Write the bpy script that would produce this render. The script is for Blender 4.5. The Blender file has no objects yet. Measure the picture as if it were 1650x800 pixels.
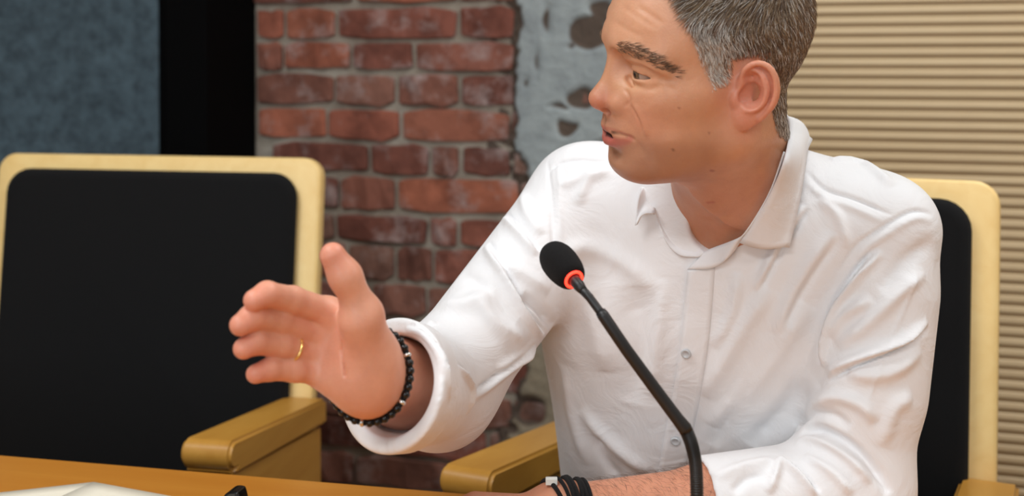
import bpy, bmesh, math, random
import numpy as np
from mathutils import Vector, Matrix
from mathutils.bvhtree import BVHTree

random.seed(7)
rng = np.random.default_rng(7)
C = bpy.context.scene.collection
scene = bpy.context.scene

# ------------------------------------------------------------------ camera
F, PPX, PPY, PITCH, CAMZ = 1900.0, 825.0, 133.6, math.radians(1), 1.25
cam_d = bpy.data.cameras.new('camera'); cam = bpy.data.objects.new('camera', cam_d); C.objects.link(cam)
cam.location = (0, 0, CAMZ); cam.rotation_euler = (math.pi / 2 - PITCH, 0, 0)
cam_d.sensor_width = 36; cam_d.sensor_fit = 'HORIZONTAL'
cam_d.lens = F / 1650 * 36
cam_d.shift_x = (825 - PPX) / 1650; cam_d.shift_y = (PPY - 400) / 1650
cam_d.clip_start = 0.02
cam_d.dof.use_dof = True; cam_d.dof.focus_distance = 1.2; cam_d.dof.aperture_fstop = 4.2
scene.camera = cam

# ------------------------------------------------------------------ world, lamps, exposure
w = bpy.data.worlds.new('world'); scene.world = w; w.use_nodes = True
w.node_tree.nodes['Background'].inputs[0].default_value = (.62, .75, 1, 1)
w.node_tree.nodes['Background'].inputs[1].default_value = 0.35
vs = scene.view_settings
vs.view_transform = 'Standard'; vs.look = 'None'; vs.gamma = 1; vs.use_curve_mapping = False
vs.exposure = 0.0
def area(name, loc, rot, sx, sy, power, col):
    d = bpy.data.lights.new(name, 'AREA'); d.shape = 'RECTANGLE'; d.size = sx; d.size_y = sy
    d.energy = power; d.color = col
    o = bpy.data.objects.new(name, d); C.objects.link(o); o.location = loc; o.rotation_euler = rot
    return o
WARM = (.955, .985, 1.0); COOL = (.80, .92, 1)
# ceiling luminaires: (x, y, power)
CEIL = 2.72
LAMPS = [(-1.0, 0.65, 25), (0.85, 1.35, 17), (-0.9, -1.2, 34), (1.0, -1.0, 15), (2.3, 1.0, 14)]
for i, (x, y, p) in enumerate(LAMPS):
    area('ceiling_lamp_light', (x, y, CEIL - .045), (0, 0, -math.radians(17)), 1.1, .5, p, WARM)
area('daylight_fill', (-1.2, -2.35, 1.55), (math.radians(90), 0, math.radians(-17)), 1.9, 1.3, 29, COOL)  # unseen cool front fill behind the camera; no window is modelled there

# ------------------------------------------------------------------ helpers
cp_, sp_ = math.cos(PITCH), math.sin(PITCH)
def P(px, py, d):
    """pixel of the 1650x800 frame at depth d (m along the view axis) -> world point"""
    x = (px - PPX) / F * d; u = (PPY - py) / F * d
    return np.array([x, d * cp_ + u * sp_, CAMZ - d * sp_ + u * cp_])
def PZ(px, py, z):
    """pixel -> world point on the horizontal plane at height z"""
    r = P(px, py, 1.0) - np.array([0, 0, CAMZ])
    return np.array([0, 0, CAMZ]) + r * ((z - CAMZ) / r[2])
def proj(W):
    W = np.asarray(W, float) - np.array([0, 0, CAMZ])
    d = W[..., 1] * cp_ - W[..., 2] * sp_; u = W[..., 1] * sp_ + W[..., 2] * cp_
    return np.stack([PPX + F * W[..., 0] / d, PPY - F * u / d], -1)
def unit(v): v = np.asarray(v, float); return v / np.linalg.norm(v)

def link(name, me, mat=None, parent=None, smooth=False):
    o = bpy.data.objects.new(name, me); C.objects.link(o)
    if mat is not None and not me.materials: me.materials.append(mat)
    if parent is not None: o.parent = parent
    if smooth:
        me.polygons.foreach_set('use_smooth', [True] * len(me.polygons)); me.update()
    return o
def tag(o, label=None, cat=None, group=None, kind=None):
    if label: o['label'] = label
    if cat: o['category'] = cat
    if group: o['group'] = group
    if kind: o['kind'] = kind
    return o
def empty(name, loc=(0, 0, 0), rz=0):
    o = bpy.data.objects.new(name, None); C.objects.link(o); o.location = loc; o.rotation_euler = (0, 0, rz)
    o.empty_display_size = .05
    return o
def pydata(name, v, f):
    me = bpy.data.meshes.new(name)
    me.from_pydata([tuple(map(float, a)) for a in v], [], f); me.update(); return me
def npmesh(name, v, f):
    """fast mesh from numpy verts and equal-sized faces"""
    me = bpy.data.meshes.new(name); k = f.shape[1]
    me.vertices.add(len(v)); me.vertices.foreach_set('co', np.ascontiguousarray(v, np.float32).ravel())
    me.loops.add(f.size); me.loops.foreach_set('vertex_index', np.ascontiguousarray(f, np.int32).ravel())
    me.polygons.add(len(f)); me.polygons.foreach_set('loop_start', np.arange(0, f.size, k, dtype=np.int32))
    me.update(calc_edges=True); me.validate(); return me
def vcol(me, col, name='col'):
    a = me.attributes.new(name, 'FLOAT_COLOR', 'POINT')
    c = np.ones((len(me.vertices), 4), np.float32); c[:, :3] = col; a.data.foreach_set('color', c.ravel())
def bevel_mod(o, wdt, seg=3):
    m = o.modifiers.new('bevel', 'BEVEL'); m.width = wdt; m.segments = seg; m.limit_method = 'ANGLE'
    return o
def box(bm, lo, hi):
    r = bmesh.ops.create_cube(bm, size=1)
    lo = Vector(lo); hi = Vector(hi)
    for v in r['verts']:
        v.co = Vector([(lo[i] + hi[i]) / 2 + v.co[i] * (hi[i] - lo[i]) for i in range(3)])
    return r['verts']
def box_me(name, lo, hi, bev=0, seg=2):
    bm = bmesh.new(); box(bm, lo, hi)
    if bev: bmesh.ops.bevel(bm, geom=bm.edges[:], offset=bev, segments=seg, affect='EDGES', profile=.5)
    me = bpy.data.meshes.new(name); bm.to_mesh(me); bm.free(); return me
def prism(name, outline, z0, z1, bev=0, seg=2):
    """closed 2-D outline extruded z0..z1"""
    bm = bmesh.new()
    a = [bm.verts.new((x, y, z0)) for x, y in outline]; f = bm.faces.new(a)
    r = bmesh.ops.extrude_face_region(bm, geom=[f])
    for g in r['geom']:
        if isinstance(g, bmesh.types.BMVert): g.co.z = z1
    bmesh.ops.recalc_face_normals(bm, faces=bm.faces[:])
    if bev:
        es = [e for e in bm.edges if e.calc_face_angle(0) > .9]
        bmesh.ops.bevel(bm, geom=es, offset=bev, segments=seg, affect='EDGES', profile=.5)
    me = bpy.data.meshes.new(name); bm.to_mesh(me); bm.free(); return me
def tube_np(pts, rad, n=12, cap=True):
    """round tube along points -> verts, quads(list)"""
    pts = np.asarray(pts, float); m = len(pts)
    rad = np.broadcast_to(np.asarray(rad, float), (m,))
    t = np.gradient(pts, axis=0); t /= np.linalg.norm(t, axis=1)[:, None] + 1e-12
    up = np.array([0, 0, 1.]) if abs(t[0, 2]) < .9 else np.array([1., 0, 0])
    a = unit(np.cross(t[0], up)); V = []
    for i in range(m):
        a = unit(a - t[i] * (a @ t[i])); b = np.cross(t[i], a)
        ang = np.arange(n) / n * 2 * np.pi
        V.append(pts[i] + rad[i] * (np.cos(ang)[:, None] * a + np.sin(ang)[:, None] * b))
    V = np.concatenate(V); Fc = []
    for i in range(m - 1):
        for j in range(n):
            k = (j + 1) % n
            Fc.append((i * n + j, i * n + k, (i + 1) * n + k, (i + 1) * n + j))
    if cap: Fc += [tuple(range(n))[::-1], tuple(range((m - 1) * n, m * n))]
    return V, Fc
def tube(name, pts, rad, mat, parent=None, n=12, cap=True):
    v, f = tube_np(pts, rad, n, cap); return link(name, pydata(name, v, f), mat, parent, True)
def spline(pts, n):
    """Catmull-Rom through points, n samples"""
    p = np.asarray(pts, float); q = np.vstack([2 * p[0] - p[1], p, 2 * p[-1] - p[-2]])
    out = []
    for s in np.linspace(0, len(p) - 1, n):
        i = min(int(s), len(p) - 2); t = s - i; a, b, c, d = q[i:i + 4]
        out.append(.5 * (2 * b + (c - a) * t + (2 * a - 5 * b + 4 * c - d) * t * t + (3 * b - a - 3 * c + d) * t ** 3))
    return np.array(out)

# ------------------------------------------------------------------ materials
class NT:
    def __init__(s, name):
        s.m = bpy.data.materials.new(name); s.m.use_nodes = True; s.t = s.m.node_tree
        s.b = s.t.nodes['Principled BSDF']
    def n(s, kind, **kw):
        x = s.t.nodes.new('ShaderNode' + kind)
        for k, v in kw.items():
            if k in x.inputs: x.inputs[k].default_value = v
            else: setattr(x, k, v)
        return x
    def l(s, a, b): s.t.links.new(a, b)
    def ramp(s, fac, stops):
        r = s.n('ValToRGB'); e = r.color_ramp.elements
        while len(e) < len(stops): e.new(.5)
        for i, (p, c) in enumerate(stops): e[i].position = p; e[i].color = (*c, 1) if len(c) == 3 else c
        s.l(fac, r.inputs[0]); return r.outputs[0]
    def bump(s, h, st, dist=.01):
        b = s.n('Bump', Strength=st, Distance=dist); s.l(h, b.inputs['Height']); s.l(b.outputs[0], s.b.inputs['Normal']); return b
    def set(s, **kw):
        for k, v in kw.items():
            i = s.b.inputs[k.replace('_', ' ')]
            i.default_value = (*v, 1) if isinstance(v, tuple) and len(i.default_value) == 4 else v
        return s
def srgb(r, g, b): return tuple(((c / 255) / 12.92 if c / 255 < .04045 else ((c / 255 + .055) / 1.055) ** 2.4) for c in (r, g, b))
def plain(name, col, rough=.5, **kw):
    t = NT(name); t.set(Base_Color=col, Roughness=rough, **kw); return t.m
def wood_mat(name, c1, c2, rough=.35, axis=(1, 12, 12), scale=3, coat=.0, obj_rand=False):
    t = NT(name); tc = t.n('TexCoord'); mp = t.n('Mapping'); mp.inputs['Scale'].default_value = axis
    t.l(tc.outputs['Object'], mp.inputs[0])
    no = t.n('TexNoise', Scale=scale, Detail=6, Roughness=.6, Distortion=.6); t.l(mp.outputs[0], no.inputs['Vector'])
    fac = no.outputs[0]
    if obj_rand:
        oi = t.n('ObjectInfo'); mx = t.n('Math', operation='MULTIPLY_ADD'); t.l(oi.outputs['Random'], mx.inputs[0])
        mx.inputs[1].default_value = .22; t.l(no.outputs[0], mx.inputs[2]); fac = mx.outputs[0]
    col = t.ramp(fac, [(.3, c1), (.75, c2)]); t.l(col, t.b.inputs['Base Color'])
    t.set(Roughness=rough, Coat_Weight=coat, Coat_Roughness=.2); t.bump(no.outputs[0], .06, .002); return t.m

M = {}
M['table'] = wood_mat('table_wood', srgb(188, 118, 38), srgb(200, 134, 50), .34, (.6, 6, 6), 4)
M['arm'] = wood_mat('arm_wood', srgb(186, 132, 52), srgb(202, 150, 68), .36, (8, 1, 8), 4)
M['frame'] = wood_mat('frame_wood', srgb(244, 206, 134), srgb(252, 220, 152), .42, (9, 9, 1), 3)
M['pale_end'] = wood_mat('pale_end_wood', srgb(226, 204, 160), srgb(238, 220, 182), .45, (2, 2, 8), 4)
M['slat'] = wood_mat('slat_wood', srgb(206, 180, 140), srgb(222, 198, 158), .42, (1, 6, 14), 3, obj_rand=True)
M['slat_back'] = wood_mat('slat_back_wood', srgb(166, 142, 106), srgb(182, 156, 120), .6, (1, 6, 14), 3)  # same oak made darker: the shade of the slat gaps is in its colour
def fabric(name, c, sc=900, st=.25):
    t = NT(name); tc = t.n('TexCoord'); no = t.n('TexNoise', Scale=sc, Detail=2); t.l(tc.outputs['Object'], no.inputs['Vector'])
    t.l(t.ramp(no.outputs[0], [(.3, tuple(x * .7 for x in c)), (.7, tuple(x * 1.25 for x in c))]), t.b.inputs['Base Color'])
    t.set(Roughness=.95, Sheen_Weight=.04); t.b.inputs['Specular IOR Level'].default_value = .15
    t.bump(no.outputs[0], st, .002); return t.m
M['black_fabric'] = fabric('black_fabric', (.0085, .0085, .009))
M['black_metal'] = plain('black_metal', (.0012, .0012, .0014), .85); M['black_metal'].node_tree.nodes['Principled BSDF'].inputs['Specular IOR Level'].default_value = .08
M['black_plastic'] = plain('black_plastic', (.012, .011, .011), .42)
M['foam'] = fabric('foam', (.010, .009, .009), 1400, .5)
M['paper'] = plain('paper', srgb(244, 236, 216), .8)
M['gloss_black'] = plain('gloss_black', (.006, .005, .005), .18)

def brick_mat():
    t = NT('brick'); tc = t.n('TexCoord'); oi = t.n('ObjectInfo')
    ad = t.n('VectorMath', operation='MULTIPLY_ADD'); t.l(oi.outputs['Location'], ad.inputs[0]); ad.inputs[1].default_value = (1, 1, 1)
    geo = t.n('NewGeometry')
    n1 = t.n('TexNoise', Scale=12, Detail=5, Roughness=.65); t.l(geo.outputs['Position'], n1.inputs['Vector'])
    base = t.ramp(oi.outputs['Random'], [(0, srgb(116, 70, 58)), (.25, srgb(146, 86, 70)), (.45, srgb(134, 100, 86)), (.6, srgb(152, 88, 70)), (.8, srgb(176, 104, 78)), (1, srgb(112, 76, 66))])
    dk = t.ramp(n1.outputs[0], [(.36, (.42, .38, .36)), (.6, (1, 1, 1))])
    mx = t.n('MixRGB', blend_type='MULTIPLY'); mx.inputs[0].default_value = .8; t.l(base, mx.inputs[1]); t.l(dk, mx.inputs[2])
    n2 = t.n('TexNoise', Scale=11, Detail=6, Roughness=.7); t.l(geo.outputs['Position'], n2.inputs['Vector'])
    ef = t.ramp(n2.outputs[0], [(.52, (0, 0, 0)), (.70, (.75, .75, .75))])
    m2 = t.n('MixRGB'); t.l(ef, m2.inputs[0]); t.l(mx.outputs[0], m2.inputs[1]); m2.inputs[2].default_value = (*srgb(178, 160, 156), 1)
    t.l(m2.outputs[0], t.b.inputs['Base Color']); t.set(Roughness=.9)
    n3 = t.n('TexNoise', Scale=120, Detail=4); t.l(geo.outputs['Position'], n3.inputs['Vector']); t.bump(n3.outputs[0], .5, .004)
    return t.m
M['brick'] = brick_mat()
def mortar_mat():
    t = NT('mortar'); geo = t.n('NewGeometry')
    n1 = t.n('TexNoise', Scale=7, Detail=5, Roughness=.65); t.l(geo.outputs['Position'], n1.inputs['Vector'])
    t.l(t.ramp(n1.outputs[0], [(.3, srgb(122, 108, 96)), (.55, srgb(160, 150, 136)), (.75, srgb(186, 178, 166))]), t.b.inputs['Base Color'])
    n3 = t.n('TexNoise', Scale=160, Detail=4); t.l(geo.outputs['Position'], n3.inputs['Vector']); t.bump(n3.outputs[0], .7, .005)
    t.set(Roughness=.95); return t.m
M['mortar'] = mortar_mat()
def plaster_mat():
    t = NT('plaster'); at = t.n('Attribute', attribute_name='col'); geo = t.n('NewGeometry')
    n1 = t.n('TexNoise', Scale=14, Detail=5, Roughness=.65); t.l(geo.outputs['Position'], n1.inputs['Vector'])
    mod = t.ramp(n1.outputs[0], [(.3, (.72, .72, .73)), (.7, (1.1, 1.1, 1.08))])
    mx = t.n('MixRGB', blend_type='MULTIPLY'); mx.inputs[0].default_value = 1; t.l(at.outputs['Color'], mx.inputs[1]); t.l(mod, mx.inputs[2])
    t.l(mx.outputs[0], t.b.inputs['Base Color']); t.set(Roughness=.92)
    n3 = t.n('TexNoise', Scale=90, Detail=5); t.l(geo.outputs['Position'], n3.inputs['Vector']); t.bump(n3.outputs[0], .5, .006); return t.m
M['plaster'] = plaster_mat()
def pane_mat():
    t = NT('frosted_pane'); geo = t.n('NewGeometry')
    n1 = t.n('TexNoise', Scale=26, Detail=6, Roughness=.7); t.l(geo.outputs['Position'], n1.inputs['Vector'])
    n2 = t.n('TexVoronoi', Scale=70); t.l(geo.outputs['Position'], n2.inputs['Vector'])
    t.l(t.ramp(n1.outputs[0], [(.3, srgb(52, 66, 76)), (.7, srgb(96, 118, 130))]), t.b.inputs['Base Color'])
    t.set(Roughness=.4); t.bump(n2.outputs[0], .35, .004); return t.m
M['pane'] = pane_mat()
M['white_wall'] = plain('white_wall', srgb(182, 180, 176), .9)
M['ceiling'] = plain('ceiling_white', srgb(212, 211, 208), .9)
M['floor'] = wood_mat('floor_wood', srgb(120, 92, 66), srgb(140, 108, 78), .5, (1, 6, 6), 3)

# ------------------------------------------------------------------ back wall frame
KW = 6.146e-5
def wdep(px): return 1 / (KW * (px + 5440))
def wall_xy(px):
    d = wdep(px); return np.array([(px - PPX) / F * d, d])
W0 = wall_xy(700); UW = unit(wall_xy(1650) - wall_xy(0)); NW = np.array([UW[1], -UW[0]])      # towards the camera
if NW[1] > 0: NW = -NW
WROT = math.atan2(UW[1], UW[0])
def u_of(px): return float((wall_xy(px) - W0) @ UW)
def z_of(px, py): return CAMZ - (py - 100.4) / F * wdep(px)
def wall_empty(name):
    return empty(name, (W0[0], W0[1], 0), WROT)
# in this local frame: x = along the wall to the right, -y = towards the camera
def in_wall(o): o.location = (W0[0], W0[1], 0); o.rotation_euler = (0, 0, WROT); return o

# room shell
UL, UR, DEEP = -2.6, 3.2, 5.4
wall = tag(in_wall(link('wall_back', box_me('wall_back', (UL, 0, 0), (UR, .12, CEIL + .06)), M['mortar'])), 'old brick wall with pale mortar joints behind the empty chair', kind='structure')
tag(in_wall(link('floor', box_me('floor', (UL, -DEEP, -.06), (UR, .12, 0)), M['floor'])), kind='structure')
tag(in_wall(link('ceiling', box_me('ceiling', (UL, -DEEP, CEIL), (UR, .0, CEIL + .06)), M['ceiling'])), kind='structure')
tag(in_wall(link('wall_left', box_me('wall_left', (UL - .1, -DEEP, 0), (UL, .12, CEIL + .06)), M['white_wall'])), kind='structure')
tag(in_wall(link('wall_right', box_me('wall_right', (UR, -DEEP, 0), (UR + .1, .12, CEIL + .06)), M['white_wall'])), kind='structure')
tag(in_wall(link('wall_front', box_me('wall_front', (UL, -DEEP - .1, 0), (UR, -DEEP, CEIL + .06)), M['white_wall'])), kind='structure')

# luminaire housings round the lamps
for i, (x, y, p) in enumerate(LAMPS):
    bm = bmesh.new()
    for lo, hi in (((-.60, -.30, -.04), (-.56, .30, 0)), ((.56, -.30, -.04), (.60, .30, 0)), ((-.56, -.30, -.04), (.56, -.26, 0)), ((-.56, .26, -.04), (.56, .30, 0)), ((-.56, -.26, -.012), (.56, .26, 0))):
        box(bm, lo, hi)
    me = bpy.data.meshes.new('ceiling_lamp'); bm.to_mesh(me); bm.free()
    o = link('ceiling_lamp', me, M['white_wall']); o.location = (x, y, CEIL - .001); o.rotation_euler = (0, 0, WROT)
    tag(o, ['flat white ceiling lamp panel above the empty armchair side of the table', 'flat white ceiling lamp panel above the seated man', 'flat white ceiling lamp panel behind the table on the empty armchair side', 'flat white ceiling lamp panel behind the table on the slatted wall side', 'flat white ceiling lamp panel next to the right side wall'][i], 'lamp', 'ceiling lamps')

# bricks
def brick_variant(seed):
    r = random.Random(seed); bm = bmesh.new(); bmesh.ops.create_cube(bm, size=1)
    bmesh.ops.subdivide_edges(bm, edges=[e for e in bm.edges if abs((e.verts[0].co - e.verts[1].co).x) > .5], cuts=3)
    for v in bm.verts:
        v.co.x += r.uniform(-.018, .018); v.co.z += r.uniform(-.06, .06); v.co.y += r.uniform(-.10, .10)
        if abs(v.co.x) > .4: v.co.z *= r.uniform(.86, .98)
    bmesh.ops.bevel(bm, geom=[e for e in bm.edges if e.calc_face_angle(0) > .6], offset=.05, segments=1, affect='EDGES')
    me = bpy.data.meshes.new('brick'); bm.to_mesh(me); bm.free(); me.materials.append(M['brick']); return me
BV = [brick_variant(s) for s in range(8)]
ZM = [z_of(700, y) for y in (8, 64, 117, 174, 231, 285, 347, 397, 460)]
course = (ZM[0] - ZM[-1]) / 8
ZM = [ZM[0] + course * 3, ZM[0] + course * 2, ZM[0] + course] + ZM
while ZM[-1] > .1: ZM.append(ZM[-1] - course)
JO = {3: [415, 462, 544, 740, 833], 4: [415, 460, 568, 669, 833], 5: [415, 541, 642, 742, 833], 6: [415, 529, 649, 823, 845], 7: [440, 597, 695, 744, 826],
      8: [460, 549, 640, 840], 9: [450, 542, 692, 740, 850], 10: [470, 560, 640, 700, 800], 11: [430, 600, 690, 860]}
u0, u1 = u_of(412), u_of(1100)
for r in range(len(ZM) - 1):
    zt, zb = ZM[r], ZM[r + 1]
    if r in JO: js = [u_of(x) for x in JO[r]]
    else:
        js = [u0 + random.uniform(-.02, .14)]
        while js[-1] < u_of(830): js.append(js[-1] + random.choice([.255, .255, .135]))
    while js[0] > u0 + .05: js.insert(0, js[0] - random.choice([.25, .13]))
    while js[-1] < u1: js.append(js[-1] + random.choice([.255, .135]))
    for a, b in zip(js[:-1], js[1:]):
        a = max(a, u0)
        if b - a < .03: continue
        o = link('brick', random.choice(BV), None, wall)
        gap = .0115
        o.scale = (b - a - gap, .05, zt - zb - gap - random.uniform(0, .003))
        o.location = ((a + b) / 2, .016 - random.uniform(0, .006), (zt + zb) / 2 + random.uniform(-.0015, .0015))
        o.rotation_euler = (random.uniform(-.02, .02), random.uniform(-.008, .008), random.uniform(-.012, .012))

# plaster skin on the brickwork
def plaster():
    ua, ub, za, zb = u_of(770), u_of(1130), .25, 1.62
    nu, nz = 200, 420
    U, Z = np.meshgrid(np.linspace(ua, ub, nu), np.linspace(za, zb, nz), indexing='ij')
    px = np.interp(U, [u_of(x) for x in range(600, 1300, 10)], range(600, 1300, 10))
    py = 100.4 + (CAMZ - Z) * F / np.array(wdep(px))
    def ns(s, seed):
        q = np.random.default_rng(seed); v = 0
        for k in range(6):
            a = q.uniform(0, 6.28); f = s * q.uniform(.6, 1.6)
            v = v + np.sin((px * np.cos(a) + py * np.sin(a)) * f + q.uniform(0, 6.28)) / 6
        return v
    edge = np.interp(py, [-100, 0, 60, 130, 240, 300, 420, 560, 640, 700, 760, 900], [834, 832, 836, 834, 832, 845, 850, 850, 838, 815, 792, 760])
    e = px - edge + 14 * ns(.09, 1) + 5 * ns(.3, 2)
    h = np.clip(e / 10, -1, 1)
    pits = np.zeros_like(h)
    for (x, y, rx, ry, d) in [(952, 52, 32, 26, 1.9), (972, 20, 20, 22, 1.4), (940, 158, 24, 17, 1.5), (914, 207, 17, 11, 1.4), (884, 30, 10, 30, .7), (868, 100, 8, 26, .55), (920, 75, 10, 8, .6),
                              (858, 662, 24, 24, 2.4), (815, 690, 26, 12, 1.5), (1000, 240, 40, 20, 1.5), (1040, 120, 40, 30, 1.5), (905, 172, 20, 6, .7), (850, 132, 6, 14, .6)]:
        dx = (px - x + 8 * ns(.12, int(x))) / rx; dy = (py - y + 6 * ns(.12, int(y) + 5)) / ry
        pits = np.maximum(pits, d * np.clip(1.25 - np.sqrt(dx * dx + dy * dy), 0, 1))
    pits = np.where(py > 560, pits, np.minimum(pits, .72))
    hh = np.minimum(h, 1 - pits) + .10 * ns(.05, 9) + .10 * ns(.2, 8)
    Y = -(.0115 + .010 * np.clip(hh, -1.8, 1.3))
    V = np.stack([U, Y, Z], -1).reshape(-1, 3)
    i, j = np.meshgrid(np.arange(nu - 1), np.arange(nz - 1), indexing='ij'); a = i * nz + j
    fq = np.stack([a, a + nz, a + nz + 1, a + 1], -1).reshape(-1, 4)
    keep = (hh.reshape(-1)[fq] > -.95).any(1); fq = fq[keep]
    me = npmesh('plaster_patch', V, fq)
    low = np.clip((py - 450) / 120, 0, 1)[..., None]
    top = np.array(srgb(158, 166, 168)) * (1 - low) + np.array(srgb(150, 138, 118)) * low
    sub = np.array(srgb(92, 78, 68)); k = np.clip((hh - .42) / .22, 0, 1)[..., None]
    vcol(me, (top * k + sub * (1 - k)).reshape(-1, 3))
    o = link('plaster_patch', me, M['plaster'], wall, True); o['label'] = 'crumbling grey plaster left on the brickwork'
    return o
plaster()

# window with dark textured pane, black frame and black column
wi = wall_empty('window_1'); tag(wi, kind='structure')
uL = u_of(-900); zt, zb = 2.3, .25
link('pane', box_me('pane', (uL, -.022, zb), (u_of(272), -.012, zt)), M['pane'], wi)
link('window_frame', box_me('window_frame', (u_of(272), -.045, zb), (u_of(288), .0, zt), .004), M['black_metal'], wi)
link('window_frame', box_me('window_frame', (uL - .05, -.045, zb), (uL, .0, zt), .004), M['black_metal'], wi)
link('window_frame', box_me('window_frame', (uL - .05, -.045, zt), (u_of(288), .0, zt + .05), .004), M['black_metal'], wi)
link('window_frame', box_me('window_frame', (uL - .05, -.045, zb - .05), (u_of(288), .0, zb), .004), M['black_metal'], wi)
col = in_wall(link('trim_1', box_me('trim_1', (u_of(289) + .105, -.22, 0), (u_of(413), .0, CEIL - .001), .004), M['black_metal'])); tag(col, 'matt black steel column beside the dark window', kind='structure')

# slatted oak panelling
sl = wall_empty('wall_panelling'); sl.name = 'wall_slatted'; tag(sl, 'light oak wall panelling of horizontal slats behind the seated man', kind='structure')
ua, ub = u_of(1085), UR - .02
link('backing_board', box_me('backing_board', (ua, -.0368, 0), (ub, -.001, 1.9)), M['slat_back'], sl)
per = 16.75 / F * wdep(1475); sme = box_me('slat', (-(ub - ua) / 2, -.006, -.0060), ((ub - ua) / 2, .006, .0060), .0016, 1); sme.materials.append(M['slat'])
z = z_of(1475, 226 - 8.4)
z += math.floor((1.86 - z) / per) * per
while z > .03:
    o = link('slat', sme, None, sl); o.location = ((ua + ub) / 2, -.0355, z); z -= per

# ------------------------------------------------------------------ table, paper, small things
TZ = .75
e0, e1 = PZ(0, 733, TZ), PZ(690, 790, TZ)
ed = unit((e1 - e0)[:2]); en = np.array([ed[1], -ed[0]])
if en[1] > 0: en = -en
A = e0[:2] - ed * .9; B = e0[:2] + ed * 2.6
tab = empty('conference_table', ((A[0] + B[0]) / 2 + en[0] * .5, (A[1] + B[1]) / 2 + en[1] * .5, 0), math.atan2(ed[1], ed[0]))
tag(tab, 'orange-brown wooden conference table in front of the man', 'table')
L = np.linalg.norm(B - A) / 2
link('table_top', box_me('table_top', (-L, -.5, TZ - .035), (L, .5, TZ), .004, 3), M['table'], tab)
for sx in (-1, 1): link('leg', box_me('leg', (sx * (L - .25) - .03, -.36, 0), (sx * (L - .25) + .03, .36, TZ - .0352), .004), M['table'], tab)
link('modesty_panel', box_me('modesty_panel', (-L + .3, -.38, .25), (L - .3, -.36, TZ - .0352)), M['table'], tab)
# paper sheets
def sheet(corner_px, dirpx, z, label, aw=.21, ah=.297):
    c = PZ(*corner_px, z)[:2]; d = unit(PZ(*dirpx, z)[:2] - c); p = np.array([d[1], -d[0]])
    if p[1] > 0: p = -p
    n = 10; V = []; Fc = []
    for i in range(n + 1):
        for j in range(n + 1):
            q = c + d * aw * i / n + p * ah * j / n
            V.append((q[0], q[1], z + .0006 * math.sin(i * .9) * math.sin(j * .5)))
    for i in range(n):
        for j in range(n): a = i * (n + 1) + j; Fc.append((a, a + n + 1, a + n + 2, a + 1))
    o = link('paper_sheet', pydata('paper_sheet', V, Fc), M['paper'], None, True)
    s = o.modifiers.new('s', 'SOLIDIFY'); s.thickness = .0006; s.offset = 1
    return tag(o, label, 'paper')
sheet((150, 777), (265, 798), TZ + .0026, 'upper cream sheet of paper with its corner pointing at the empty chair', .297, .21)
sheet((151, 778), (0, 795), TZ + .0014, 'lower cream sheet of paper turned out from under the upper sheet', .297, .21)

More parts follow.
